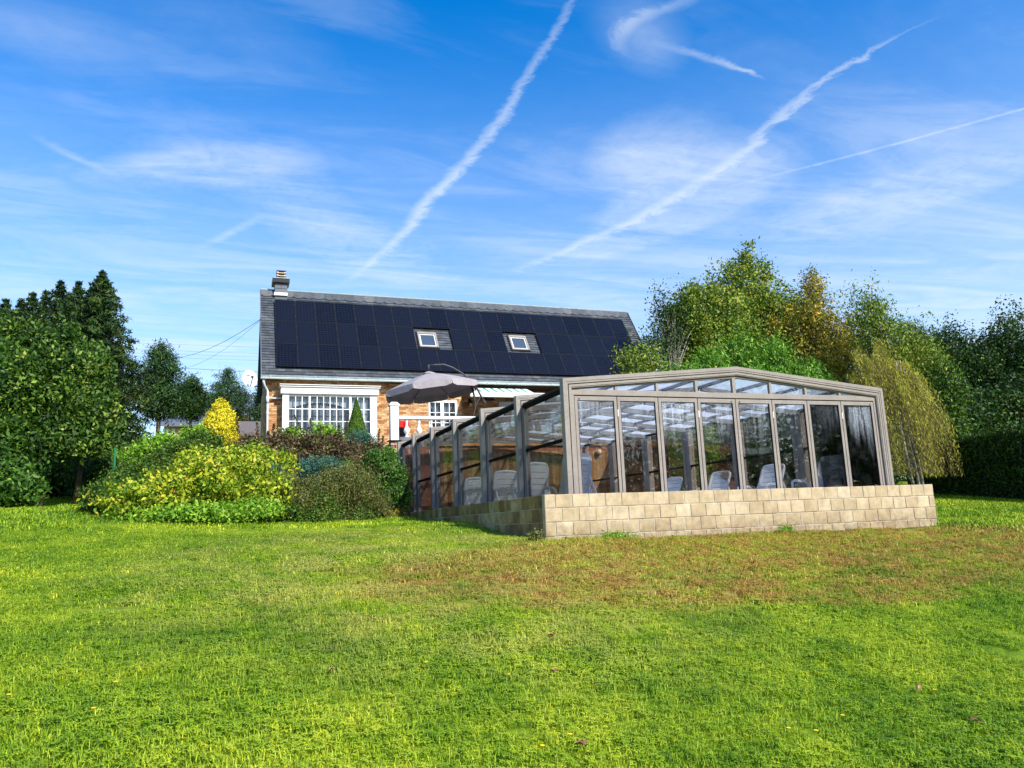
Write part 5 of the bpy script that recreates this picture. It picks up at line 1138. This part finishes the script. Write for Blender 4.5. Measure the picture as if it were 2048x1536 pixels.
wd = plant('wood', 'dark wood closing the view behind the right hedge', 'wood', [pb(1880, 860, 200, 80, 55), pb(2050, 830, 160, 90, 50), pb(1700, 860, 200, 80, 55)], 'oak', 2600, 12, .32, .6, .5, seed=58, shell=.5)
wd['kind'] = 'stuff'
plant('undergrowth', 'shaded undergrowth beneath and behind the golden willow', 'bush', [pb(1820, 935, 80, 60, 29), pb(1740, 930, 60, 70, 28), pb(1890, 930, 60, 60, 28)], 'broad_dark', 1500, 12, .14, .5, .2, seed=59, shell=.5)
for i, (x_, y_, hh_, rr_, lab) in enumerate(((-13, -20, 13, 5, 'tall tree behind the photographer, left, mirrored in the glass doors'), (-3, -26, 11, 5, 'tree behind the photographer, second from left, mirrored in the doors'), (-24, -8, 12, 5, 'tree on the left behind the photographer beyond the frame'), (9, -25, 9, 4.5, 'tree behind the photographer, right of the gap, mirrored in the doors'), (17, -17, 7, 4, 'low tree behind the photographer to the right'), (-8, -12, 5, 3, 'small tree behind the photographer to the left'), (27, 1, 9, 4.5, 'tree to the right beyond the hedge, outside the frame, nearest'), (31, -7, 10, 5, 'tree to the right outside the frame, second, mirrored in the right doors'), (37, -16, 12, 6, 'tree to the right outside the frame, third, mirrored in the right doors'), (28, -19, 10, 5, 'tree behind the photographer far right, mirrored in the middle doors'))):  # trees right of the frame are added to block bright sky from the doors
    g0 = h1(x_, y_); plant('garden_tree', lab, 'tree', [(np.array([x_, y_, g0+hh_*.62]), (rr_*.8, rr_*.8, hh_*.38)), (np.array([x_-rr_*.4, y_, g0+hh_*.38]), (rr_, rr_, hh_*.3)), (np.array([x_+rr_*.5, y_+1, g0+hh_*.32]), (rr_*.9, rr_, hh_*.28))], 'oak', 900, 12, .32, .6, .5, seed=90+i, shell=.6, base=(x_, y_))
# willow with hanging strands
wt_ = at(1790, 700, 16.3); wb = np.array([at(1836, 960, 16.3)[0], 16.3]); kz = ppm(wt_); gz_ = h1(*wb)
wl = thing('weeping_willow', (wb[0], wb[1], gz_), 'golden weeping willow trailing its long strands to the right of the enclosure', 'tree')
g_ = np.random.default_rng(77); P = []; C = []; tm = MB(); sm_ = MB()
for dxx in (-.12, .04, .15): tm.tube([(wb[0]+dxx, wb[1], gz_-.1), (wb[0]+dxx*1.5+.02, wb[1]+.1, gz_+.9), (wb[0]-.25+dxx, wb[1], gz_+1.9), (wt_[0]+.1+dxx, wb[1], wt_[2]-.3)], [.045, .04, .035, .015], 7)
tm.build('trunk', MAT['barkw'], wl, smooth=True)
for i in range(360):
    if i % 17 == 0: bu_ = [g_.random(), g_.random(), g_.normal()*9, g_.random()]
    u = np.clip(bu_[0]+g_.normal()*.03, 0, 1); sxp = 1702+u*132+g_.normal()*7; syp = 672+(u-.3)**2*170+bu_[3]*75+abs(g_.normal())*14; y_ = 16.3+g_.normal()*.45
    hang = 80+185*bu_[1]+bu_[2]+30*g_.random()
    exp_ = sxp+14+hang*(.10+.26*u)+g_.normal()*7; eyp = min(syp+hang, 952)
    a = at(sxp, syp, y_); b = at(exp_, min(eyp, 950), y_+g_.normal()*.3); n = 60; tt_ = np.linspace(0, 1, n)[:, None]**1.0
    cc = a+(b-a)*np.c_[np.minimum(1, tt_*1.25)**.8, tt_, tt_**1.7]
    cc += g_.normal(size=cc.shape)*.024; P.append(cc); C.append(np.full(n, g_.random()*.45+.5*u))
    sm_.tube([a, (a+cc[30])/2, cc[30], b], (.0035), 3, cap=False)
sm_.build('strands', MAT['barkb'], wl)
P = np.concatenate(P); C = np.concatenate(C); leafobj('crown', LM['willow'], wl, P, C, None, .105, .16, 1.6, 5)
# conifer hedge on the right: dense dark volume with sprigs
hd = thing('conifer_hedge', (19.4, 16, h1(19.4, 16)), 'long clipped conifer hedge in shade along the right side of the lawn', 'hedge')
HXc = 19.6; yy_ = np.linspace(9, 17.7, 26); top_ = np.array([at(1960, 861, 15.6)[2]-.0 for _ in yy_]); top_ = 1.75+h1(19, 15)+(yy_-15)*.02
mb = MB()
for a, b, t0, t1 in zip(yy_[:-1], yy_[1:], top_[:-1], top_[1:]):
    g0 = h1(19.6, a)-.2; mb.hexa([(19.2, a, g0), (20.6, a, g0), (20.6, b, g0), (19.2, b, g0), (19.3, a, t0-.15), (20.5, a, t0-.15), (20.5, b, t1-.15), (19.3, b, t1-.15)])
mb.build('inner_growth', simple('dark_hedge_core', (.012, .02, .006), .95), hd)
n = 30000; q = g_.random(n); yv = 9+8.7*g_.random(n); tp = 1.75+h1(19, 15)+(yv-15)*.02; gb_ = 1.6+(yv-15)*.05
side = q < .55; X = np.where(side, 19.12+g_.normal(size=n)*.05+.05*np.sin(yv*3), 19.15+1.4*g_.random(n)); Zv = np.where(side, gb_+(tp-gb_)*g_.random(n), tp+g_.normal(size=n)*.05+.05*np.sin(yv*2.3))
nr = np.where(side[:, None], np.array([[-1, 0, .2]]), np.array([[0, 0, 1]]))
leafobj('sprigs', LM['hedge'], hd, np.c_[X, yv, Zv], g_.random(n), nr, .10, .35, -.3, 9)
# vegetation seen through the right hand glass
plant('evergreen_bush', 'green bush outside the right glass side, seen through the third and fourth doors', 'bush', [pb(1385, 900, 60, 80, 22.5), pb(1345, 920, 40, 70, 23)], 'lime', 900, 12, .10, .5, .14, seed=61, shell=.5)
plant('evergreen_bush', 'dark bush outside the right glass side, seen through the fifth and sixth doors', 'bush', [pb(1500, 900, 70, 90, 22), pb(1600, 890, 70, 90, 21), pb(1560, 940, 80, 60, 20)], 'broad_dark', 1500, 12, .12, .5, .16, seed=62, shell=.5)
plant('evergreen_bush', 'dark leafy bush outside the right glass side near the rightmost doors', 'bush', [pb(1690, 880, 60, 80, 20), pb(1740, 900, 60, 70, 20)], 'broad_dark', 900, 12, .12, .5, .16, seed=63, shell=.5)
# garden lantern behind the glass
p = at(1548, 893, 17.6); gl_ = thing('garden_lantern', (p[0], p[1], h1(p[0], p[1])), 'white ornate garden lantern on a slim post behind the fifth glass door', 'lamp post')
MB().tube([(p[0], p[1], h1(p[0], p[1])-.1), (p[0], p[1], p[2]-.16)], .028, 8).build('post', MAT['white'], gl_)
mb = MB()
for j in range(6):
    a = 2*pi*j/6; mb.tube([(p[0]+cos(a)*.05, p[1]+sin(a)*.05, p[2]-.16), (p[0]+cos(a)*.09, p[1]+sin(a)*.09, p[2]+.05)], .008, 4)
mb.lathe((p[0], p[1], p[2]-.18), [(.03, 0), (.06, .02), (.06, .03)], 6); mb.lathe((p[0], p[1], p[2]+.05), [(.11, 0), (.08, .05), (.03, .09), (.015, .16)], 6); mb.build('lantern_cage', MAT['white'], gl_)
MB().lathe((p[0], p[1], p[2]-.14), [(.04, 0), (.07, .17), (.06, .18)], 6).build('lantern_glass', MAT['glass_clear'], gl_)

# ------------------------------------------------------------------ flower mound
SH = []
def shrub(name, label, blobs, mat, ncl, per, size, **k): return plant(name, label, 'shrub', blobs, mat, ncl, per, size, seed=k.pop('seed', len(label)), **k)
# soil body of the mound so that no lawn shows between stems
mx = np.linspace(-2.6, 4.6, 40); my = np.linspace(15.5, 30, 60); MX, MY = np.meshgrid(mx, my)
# front edge of the bed
def bed_front(x): return np.interp(x, [-2.9, -2.2, -1.2, 0, 1.5, 3, 4.1, 4.6], [19.2, 16.6, 15.9, 16.0, 17.0, 18.2, 19.4, 20.4])
E_ = np.clip((MY-bed_front(MX))/.8, -.4, 1); MZ = H(MX, MY)+.05+.22*E_
q = np.arange(39*59); r_, c2 = q//39, q % 39; qq = r_*40+c2; Fm = np.c_[qq, qq+1, qq+41, qq+40]
keep = E_.ravel()[qq] > -.05; Fm = Fm[keep]
sb = child('flower_bed_soil', fastmesh('flower_bed_soil', np.c_[MX.ravel(), MY.ravel(), MZ.ravel()], Fm, MAT['soil'], smooth=True), None); tag(sb, kind='structure')
shrub('cotoneaster_shrub', 'dark green berry flecked shrub at the left tip of the mound', spiky([pb(203, 1006, 34, 32, 16.9), pb(240, 992, 40, 30, 17.3)], 12, 7, 9, 1), 'cotone', 620, 18, .055, spread=.07, shell=.75)
shrub('cotoneaster_shrub', 'dark green berry flecked shrub sweeping up the left shoulder of the mound', spiky([pb(300, 958, 60, 28, 18.2), pb(365, 920, 58, 27, 19.6), pb(258, 975, 34, 22, 17.8), pb(410, 890, 34, 16, 20.6)], 26, 9, 9, 2), 'cotone', 1300, 18, .06, spread=.08, shell=.75)
shrub('spirea_shrub', 'yellow leaved spirea at the lower left of the mound', spiky([pb(285, 1005, 65, 30, 16.4), pb(345, 985, 55, 35, 16.6), pb(250, 1020, 35, 20, 16.2)], 16, 10, 10, 3), 'yellow', 800, 14, .085, spread=.07, shell=.6, lump=.35)
shrub('spirea_shrub', 'largest yellow leaved spirea in the middle of the mound face', spiky([pb(425, 970, 80, 48, 16.9), pb(480, 940, 55, 34, 17.8), pb(400, 935, 35, 22, 17.6)], 28, 12, 12, 4), 'yellow', 1500, 14, .088, spread=.07, shell=.6, lump=.35)
shrub('spirea_shrub', 'yellow and coral spirea below the dark purple shrubs', spiky([pb(520, 935, 40, 32, 18.6), pb(545, 1000, 34, 38, 17.1), pb(560, 940, 26, 22, 18.8)], 14, 9, 13, 5), 'yellow', 620, 14, .088, spread=.07, shell=.55, lump=.4)
shrub('green_ground_cover', 'fresh green plants along the front foot of the mound', spiky([pb(350, 1030, 60, 15, 16.0), pb(430, 1025, 70, 20, 16.1), pb(510, 1030, 50, 16, 16.6), pb(270, 1032, 40, 10, 16.1)], 22, 10, 9, 6), 'lime', 1000, 14, .06, spread=.08, shell=.6, kind=None) if False else shrub('ground_cover_plant', 'fresh green plants along the front foot of the mound', [pb(340, 1032, 60, 12, 16.0), pb(430, 1028, 70, 16, 16.1), pb(510, 1024, 50, 22, 16.6), pb(265, 1034, 40, 9, 16.1)], 'lime', 900, 12, .08, spread=.07, shell=.4, lump=.4)
shrub('light_green_shrub', 'light green sprawling shrub on the crest below the pines', spiky([pb(330, 890, 26, 13, 21), pb(300, 906, 20, 12, 20.5), pb(385, 884, 24, 14, 21.5)], 10, 6, 12, 7), 'lime', 520, 14, .09, spread=.10, shell=.4, lump=.45)
shrub('golden_conifer', 'bright yellow cone shaped conifer on the crest of the mound', [pb(442, 824, 13, 18, 22.5), pb(441, 842, 22, 24, 22.5), pb(440, 862, 29, 26, 22.4), pb(439, 884, 32, 20, 22.4)], 'gold', 1100, 24, .075, aspect=.4, spread=.06, shell=.86, lump=.08, droop=-.4)
PG = 'purple brown weigela shrubs below the bay window'
for i, (bl, lab) in enumerate((([pb(505, 900, 36, 30, 21.6), pb(480, 915, 26, 26, 21)], 'purple brown shrub right beside the yellow conifer'),
        ([pb(560, 900, 36, 34, 21.8), pb(540, 930, 34, 26, 20.6)], 'reddish brown shrub under the downpipe'),
        ([pb(625, 905, 40, 38, 21.8), pb(600, 935, 34, 24, 20.8)], 'dark purple shrub under the middle of the bay window'),
        ([pb(700, 915, 44, 34, 22), pb(670, 900, 34, 30, 22.3)], 'purple brown shrub in front of the dwarf cone spruce'),
        ([pb(745, 925, 30, 36, 21.6), pb(720, 945, 30, 26, 21)], 'purple brown shrub left of the concrete pillar'))):
    shrub('weigela_shrub', lab, spiky([(c_+np.array([0, 0, -.10]), (r_[0], r_[1], r_[2]*.82)) for c_, r_ in bl], 16, 4, 20, i), 'purple', 680, 15, .075, spread=.075, shell=.3, lump=.45, group=PG, seed=80+i, twigs=14)
# upright leafy spires
sg_ = 'dark leafy spires rising from the purple shrubs'
SPL = ['leaning spire crossing the left window pane, tallest', 'upright spire before the left window mullion', 'tall dark spire left of the dwarf cone spruce', 'spire just right of the yellow conifer', 'spire before the brown tiled outbuilding roof', 'spire in front of the white downpipe', 'short spire before the middle window panes', 'short spire right of the sprouting green shrub', 'low spire beside the sprouting green shrub', 'tall thin spire left of the white terrace post', 'shorter spire nearest the white terrace post', 'low spire before the right bay window post', 'low spire at the house corner', 'spire before the dwarf cone spruce']
for i, (x0_, y0_, x1_, y1_) in enumerate(((625, 900, 588, 831), (617, 880, 622, 836), (690, 880, 697, 826), (480, 880, 472, 832), (517, 880, 514, 846), (545, 880, 548, 848), (640, 880, 641, 853), (677, 880, 678, 850), (665, 890, 660, 862), (755, 900, 759, 857), (764, 900, 766, 872), (735, 900, 739, 880), (535, 890, 537, 862), (700, 905, 708, 870))):
    a, b = at(x0_, y0_, 21.9), at(x1_, y1_, 21.9); gb2 = h1(a[0], 21.9); o = thing('leafy_spire', (a[0], a[1], gb2), 'dark leafy '+SPL[i], 'plant', sg_)
    MB().tube([(a[0], a[1], gb2), a, b], [.014, .010, .004], 5).build('stem', MAT['barkb'], o)
    n = 110; f = np.random.default_rng(i).random((n, 1)); c_ = a+(b-a)*f+np.random.default_rng(i+50).normal(size=(n, 3))*.028*(1.25-f)*1.3; leafobj('leaves', LM['purple'], o, c_, np.full(n, .3), None, .062, .5, 0, i)
shrub('sprouting_shrub', 'fresh green sprouting shrub before the middle of the bay window', [pb(650, 868, 26, 16, 22.8), pb(668, 880, 20, 14, 22.8)], 'lime', 150, 14, .085, spread=.09, shell=.3, lump=.5)
shrub('sprouting_shrub', 'small green shrub at the left foot of the bay window', [pb(582, 870, 18, 14, 22.8), pb(590, 885, 16, 16, 22.6)], 'lime', 110, 14, .08, spread=.09, shell=.3, lump=.5)
# dwarf cone spruce
ca = at(713, 794, 24.2); cb = at(713, 884, 24.2); kc = ppm(ca); o = thing('dwarf_spruce', (ca[0], ca[1], h1(ca[0], 24.2)), 'slender perfect cone of dense green dwarf spruce before the bay window', 'shrub')
g_ = np.random.default_rng(5); n = 17000; f = g_.random(n)**.55; a = g_.random(n)*6.28; rr = (f*29*kc)*(1-.10*g_.random(n)+.03*np.sin(a*7+f*20)); zc_ = ca[2]-(ca[2]-cb[2]+.2)*f
leafobj('foliage', LM['cone'], o, np.c_[ca[0]+np.cos(a)*rr, ca[1]+np.sin(a)*rr, zc_], g_.random(n), np.c_[np.cos(a), np.sin(a), np.full(n, .5)], .05, .4, -.8, 3)
MB().tube([(ca[0], ca[1], h1(ca[0], 24.2)-.05), (ca[0], ca[1], ca[2]-.05)], [.05, .008], 6).build('trunk', MAT['barkb'], o)
JG = None
shrub('juniper_shrub', 'blue green spreading juniper in the middle of the mound face', spiky([pb(640, 935, 40, 14, 19.6), pb(615, 950, 30, 16, 19.2), pb(665, 945, 26, 12, 19.4)], 8, 8, 6, 8), 'juniper', 520, 20, .06, aspect=.3, spread=.08, shell=.6)
shrub('juniper_shrub', 'blue green juniper at the foot of the dwarf cone spruce', [pb(718, 882, 28, 12, 23), pb(735, 893, 18, 12, 22.8)], 'juniper', 300, 20, .06, aspect=.3, spread=.09, shell=.6)
shrub('juniper_shrub', 'small blue green juniper right of the yellow spirea', [pb(548, 955, 16, 22, 18.0), pb(570, 970, 18, 14, 17.9)], 'juniper', 240, 20, .055, aspect=.3, spread=.07, shell=.6)
shrub('heather_shrub', 'olive brown heathery shrub at the right front of the mound', spiky([pb(690, 985, 60, 48, 18.6), pb(735, 1005, 40, 34, 18.8), pb(650, 1000, 36, 34, 18.0)], 14, 8, 16, 3), 'heather', 1400, 20, .065, aspect=.25, spread=.08, shell=.45, lump=.4, droop=-.5)
shrub('heather_shrub', 'low brown heathery shrub between the spirea and the larger heather', spiky([pb(590, 1000, 36, 34, 17.4), pb(565, 985, 30, 26, 17.5)], 10, 7, 12, 9), 'heather', 650, 20, .065, aspect=.25, spread=.08, shell=.45, lump=.45, droop=-.5)
shrub('ground_cover_plant', 'mixed green plants edging the mound before the heathers', spiky([pb(620, 1036, 60, 10, 17.4), pb(700, 1034, 50, 8, 18.0), pb(575, 1030, 36, 14, 17.0), pb(640, 1015, 30, 20, 17.5)], 16, 9, 10, 10), 'cotone', 620, 14, .055, spread=.07, shell=.55)
shrub('evergreen_shrub', 'rounded glossy evergreen bush against the left end of the block wall', spiky([pb(776, 978, 42, 48, 20.3), pb(762, 940, 32, 36, 20.6), pb(785, 1000, 33, 30, 20.0)], 8, 7, 12, 4), 'box', 1250, 16, .06, spread=.07, shell=.8, lump=.14)
shrub('bright_green_shrub', 'bright green upright shrub before the concrete pillar', [pb(762, 930, 30, 24, 21.4), pb(745, 945, 24, 22, 21.2), pb(778, 915, 12, 18, 21.4)], 'lime', 420, 15, .055, spread=.07, shell=.5, lump=.3, droop=-.6)
shrub('ground_cover_plant', 'dry coppery plants at the foot of the evergreen bush', [pb(788, 1026, 24, 6, 19.5), pb(770, 1032, 20, 5, 19.2)], 'orange', 110, 12, .05, spread=.06, shell=.5)
# loose perennials that weave the shrubs together
def weave(label, mat, n, sd, xr, yr, Yf, sz=.065):
    g_ = np.random.default_rng(sd); bl = []
    for i in range(n):
        px_ = xr[0]+(xr[1]-xr[0])*g_.random(); py_ = yr(px_)+g_.normal()*12; bl.append(pb(px_, py_, 7+7*g_.random(), 8+10*g_.random(), Yf(px_, py_)))
    shrub('perennial_plants', label, bl, mat, n*9, 14, sz, spread=.07, shell=.2, seed=sd, twigs=0)
YF = lambda x_, y_: 15.9+(1040-y_)*.035+max(0, x_-450)*.004
weave('dry brown stalky plants woven between the yellow spirea bushes', 'heather', 16, 201, (300, 580), lambda x_: 985-(x_-300)*.12, YF)
weave('fresh lime green sprigs scattered over the yellow spirea face', 'lime', 20, 202, (240, 560), lambda x_: 1000-(x_-240)*.18, YF)
weave('dark green leafy plants between the spirea and the purple shrubs', 'cotone', 18, 203, (440, 720), lambda x_: 935, lambda x_, y_: 19.2+(950-y_)*.04)
weave('yellow green sprigs among the heathers at the right of the mound', 'yellow', 10, 204, (560, 740), lambda x_: 1005, lambda x_, y_: 17.4+(x_-560)*.008)
weave('reddish brown leafy sprigs above the junipers', 'purple', 16, 205, (560, 760), lambda x_: 930, lambda x_, y_: 20.2)
# weeds against the block wall foot
for (x_, y_, rx, ry, Y, n, lab) in ((1236, 1072, 44, 3, 10.3, 90, 'clover like weeds at the foot of the sunlit block wall'), (1570, 1058, 24, 2.5, 10.3, 36, 'small weeds at the middle foot of the block wall'), (1070, 1072, 14, 8, 10.3, 40, 'dry grass clump at the wall corner')):
    shrub('weed_clump', lab, [pb(x_, y_, rx, ry, Y, .12)], 'lime' if x_ != 1070 else 'heather', n, 10, .03, spread=.03, shell=.1, twigs=0, r0=.004)

# ------------------------------------------------------------------ grass (geometry nodes scatter of small turf patches)
def turf(seed, nb, S, hmin, hmax, wid, clover=0):
    g_ = np.random.default_rng(seed); b = (g_.random((nb, 2))-.5)*S; a = g_.random(nb)*6.28; h = hmin+(hmax-hmin)*g_.random(nb)**2; ln = h*(.3+.9*g_.random(nb))
    d = np.c_[np.cos(a), np.sin(a)]; p = np.c_[-d[:, 1], d[:, 0]]; w = wid*(.6+.8*g_.random(nb))
    base = np.c_[b, np.full(nb, -.01)]; P3 = np.c_[p, np.zeros(nb)]*w[:, None]/2; mid = np.c_[b+d*(ln*.35)[:, None], h*.6]; tip = np.c_[b+d*ln[:, None], h*.95]
    V = np.stack([base-P3, base+P3, mid+P3*.8, mid-P3*.8, tip], 1).reshape(-1, 3); k = np.arange(nb)*5
    F1 = np.c_[k, k+1, k+2]; F2 = np.c_[k, k+2, k+3]; F3 = np.c_[k+3, k+2, k+4]; F = np.concatenate([F1, F2, F3]); rn = np.tile(g_.random(nb), 3)
    if clover:
        c = (g_.random((clover, 2))-.5)*S; hz = .012+.02*g_.random(clover); VV = []; FF = []; RR = []; o_ = len(V)
        for i in range(clover):
            r0 = g_.random()*6.28; r_ = .005+.005*g_.random(); rv = .3+.5*g_.random()
            for q in range(3):
                a_ = r0+q*2.09; e = np.array([cos(a_), sin(a_)]); s_ = np.array([-e[1], e[0]]); c0 = c[i]; z = hz[i]; tz = g_.normal()*.003
                VV += [(*c0, z), (*(c0+e*r_+s_*r_*.7), z+tz), (*(c0+e*r_*1.9), z-.002), (*(c0+e*r_-s_*r_*.7), z+tz)]; FF += [(o_, o_+1, o_+2), (o_, o_+2, o_+3)]; RR += [rv, rv]; o_ += 4
        V = np.concatenate([V, VV]); F = np.concatenate([F, FF]); rn = np.r_[rn, RR]
    me = fastmesh('turf', V, F, MAT['blade'], rn); return bpy.data.objects.new('turf', me)
def scatter(name, pts, rot, scl, protos, label):
    me = bpy.data.meshes.new(name); me.from_pydata(pts.tolist(), [], [])
    for nm, ty, dat in (('rot', 'FLOAT_VECTOR', rot), ('scl', 'FLOAT', scl), ('idx', 'INT', np.arange(len(pts)) % len(protos))):
        a = me.attributes.new(nm, ty, 'POINT'); a.data.foreach_set('vector' if ty == 'FLOAT_VECTOR' else 'value', np.asarray(dat).ravel().astype(np.int32 if ty == 'INT' else np.float32))
    o = bpy.data.objects.new(name, me); COL.objects.link(o); tag(o, label, 'grass', kind='stuff')
    cl = bpy.data.collections.new(name+'_sources')
    for p_ in protos: cl.objects.link(p_)
    ng = bpy.data.node_groups.new(name, 'GeometryNodeTree'); ng.interface.new_socket('Geometry', in_out='INPUT', socket_type='NodeSocketGeometry'); ng.interface.new_socket('Geometry', in_out='OUTPUT', socket_type='NodeSocketGeometry')
    N = ng.nodes; i_ = N.new('NodeGroupInput'); o_ = N.new('NodeGroupOutput'); ins = N.new('GeometryNodeInstanceOnPoints'); ci = N.new('GeometryNodeCollectionInfo'); ci.inputs[0].default_value = cl; ci.inputs['Separate Children'].default_value = True; ci.inputs['Reset Children'].default_value = True
    def na(nm, ty): q = N.new('GeometryNodeInputNamedAttribute'); q.data_type = ty; q.inputs[0].default_value = nm; return q.outputs[0]
    e2r = N.new('FunctionNodeEulerToRotation'); l_ = ng.links.new
    l_(na('rot', 'FLOAT_VECTOR'), e2r.inputs[0]); l_(e2r.outputs[0], ins.inputs['Rotation']); l_(na('scl', 'FLOAT'), ins.inputs['Scale']); l_(na('idx', 'INT'), ins.inputs['Instance Index'])
    ins.inputs['Pick Instance'].default_value = True; l_(i_.outputs[0], ins.inputs['Points']); l_(ci.outputs[0], ins.inputs['Instance']); l_(ins.outputs[0], o_.inputs[0])
    md = o.modifiers.new('scatter', 'NODES'); md.node_group = ng; return o
def lawn_ok(x, y):
    ok = ~((x > HX0-.03) & (x < HX1+.03) & (y > HY0-.03)); ok &= ~((x > -2.9) & (x < 4.7) & (y > bed_front(x)-.05)); ok &= x < 19.3; return ok
def vis(x, y, m=60):
    z = H(x, y)-EYE; q = np.c_[x, y, z] @ CM.T; u = CX+FPX*q[:, 0]/q[:, 2]; v = CY-FPX*q[:, 1]/q[:, 2]; return (q[:, 2] > .3) & (u > -m-120) & (u < 2048+m+120) & (v < 1536+m+60)
def grid(S, ymin, ymax, dmin, dmax, seed):
    g_ = np.random.default_rng(seed); gx_, gy_ = np.meshgrid(np.arange(-14, 30, S), np.arange(ymin, ymax, S)); x = gx_.ravel()+(g_.random(gx_.size)-.5)*S*.5; y = gy_.ravel()+(g_.random(gx_.size)-.5)*S*.5
    dd = np.hypot(x, y); dd = dd+.9*np.sin(x*3.1+1)*np.cos(y*2.7)+.5*np.sin(x*7.3+y*5.1); m_ = lawn_ok(x, y) & vis(x, y) & (dd >= dmin) & (dd < dmax); return x[m_], y[m_]
def place(name, S, dmin, dmax, protos, label, seed, ymax=30):
    x, y = grid(S, 1.5, ymax, dmin, dmax, seed); z = H(x, y)+.012*np.sin(x*2.1+y*.7)*np.cos(y*1.7-x*.4); e = .2
    sxx = (H(x+e, y)-H(x-e, y))/(2*e); syy = (H(x, y+e)-H(x, y-e))/(2*e); g_ = np.random.default_rng(seed+1); n = len(x)
    # tilt to slope: rotate about x by slope y, about y by -slope x (quarter turns about z kept separate in the patches)
    rot = np.c_[np.arctan(syy), -np.arctan(sxx), np.zeros(n)]; scl = .85+.35*g_.random(n)+.3*(np.sin(x*1.3+2)*np.sin(y*1.7+x*.6) > .45)
    return scatter(name, np.c_[x, y, z+.002], rot, scl, protos, label)
near = [turf(i, 640, .36, .012, .045, .0042, 150) for i in range(8)]+[turf(20+i, 760, .36, .012, .042, .004, 60) for i in range(4)]
place('grass', .30, .2, 8.5, near, 'short green lawn grass and clover in the foreground', 1)
midp = [turf(40+i, 640, .50, .012, .034, .0065, 160) for i in range(7)]
place('grass', .42, 8.5, 14.5, midp, 'mown lawn grass with dry brown patches before the block wall', 2)
farp = [turf(60+i, 700, .9, .02, .05, .012, 0) for i in range(5)]
place('grass', .75, 14.5, 32, farp, 'mown lawn grass far off beside the flower mound and the hedge', 3)
# fallen leaves and buttercups
lf = MB()
for (px_, py_, lab_) in ((664, 1354, 'small curled brown leaf on the lawn left of its middle'), (1164, 1505, 'large dark curled leaf at the lower middle edge of the lawn'), (1110, 1356, 'reddish leaf on the lawn straight below the wall corner'), (1954, 1456, 'orange brown leaf in the lower right corner of the lawn'), (1838, 1390, 'dark red leaf on the lawn above the lower right corner leaf'), (1105, 1282, 'tiny brown leaf on the lawn nearest the parched patch')):
    d_ = ray(px_, py_); lo_, hi_ = 2.0, 14.0
    for _ in range(40):
        mid_ = (lo_+hi_)/2; pz = d_*mid_/d_[1]
        if pz[2]+EYE > h1(pz[0], pz[1]): lo_ = mid_
        else: hi_ = mid_
    p = d_*lo_/d_[1]; p[2] = h1(p[0], p[1]); a = random.random()*6; r_ = .03
    o = MB().add([(p[0]+cos(a+q)*r_*k, p[1]+sin(a+q)*r_*k, p[2]+.045+z) for q, k, z in ((0, 1.3, 0), (1.1, .7, .015), (2.2, .9, .0), (3.14, 1.1, .02), (4.1, .8, .0), (5.2, .9, .012))], [(0, 1, 2), (0, 2, 3), (0, 3, 4), (0, 4, 5)]).build('fallen_leaf', MAT['redbrick'], loc=tuple(p))
    tag(o, lab_, 'leaf', 'fallen leaves on the lawn')
MAT['petal'] = simple('buttercup_yellow', (.85, .62, .01), .4, 0, .05)
for (px_, py_) in ((15, 1413), (229, 1386), (184, 1441), (851, 1344), (1017, 1369), (1141, 1494), (1085, 1518), (1579, 1480), (1634, 1485), (1687, 1453), (1871, 1399), (928, 1042), (1918, 1274)):
    d_ = ray(px_, py_); lo_, hi_ = 2.0, 16.0
    for _ in range(40):
        mid_ = (lo_+hi_)/2; pz = d_*mid_/d_[1]
        if pz[2]+EYE > h1(pz[0], pz[1]): lo_ = mid_
        else: hi_ = mid_
    p = d_*lo_/d_[1]; p[2] = h1(p[0], p[1])
    o = thing('buttercup', tuple(p), 'tiny yellow buttercup flower in the lawn', 'flower', 'yellow buttercups scattered in the lawn')
    MB().tube([p, p+np.array([.004, 0, .06])], .0015, 4).build('stem', MAT['blade'], o); MB().lathe(p+np.array([.004, 0, .058]), [(.003, 0), (.013, .006), (.014, .009), (.004, .006)], 6).build('petals', MAT['petal'], o)
print('OBJECTS', len(bpy.data.objects))
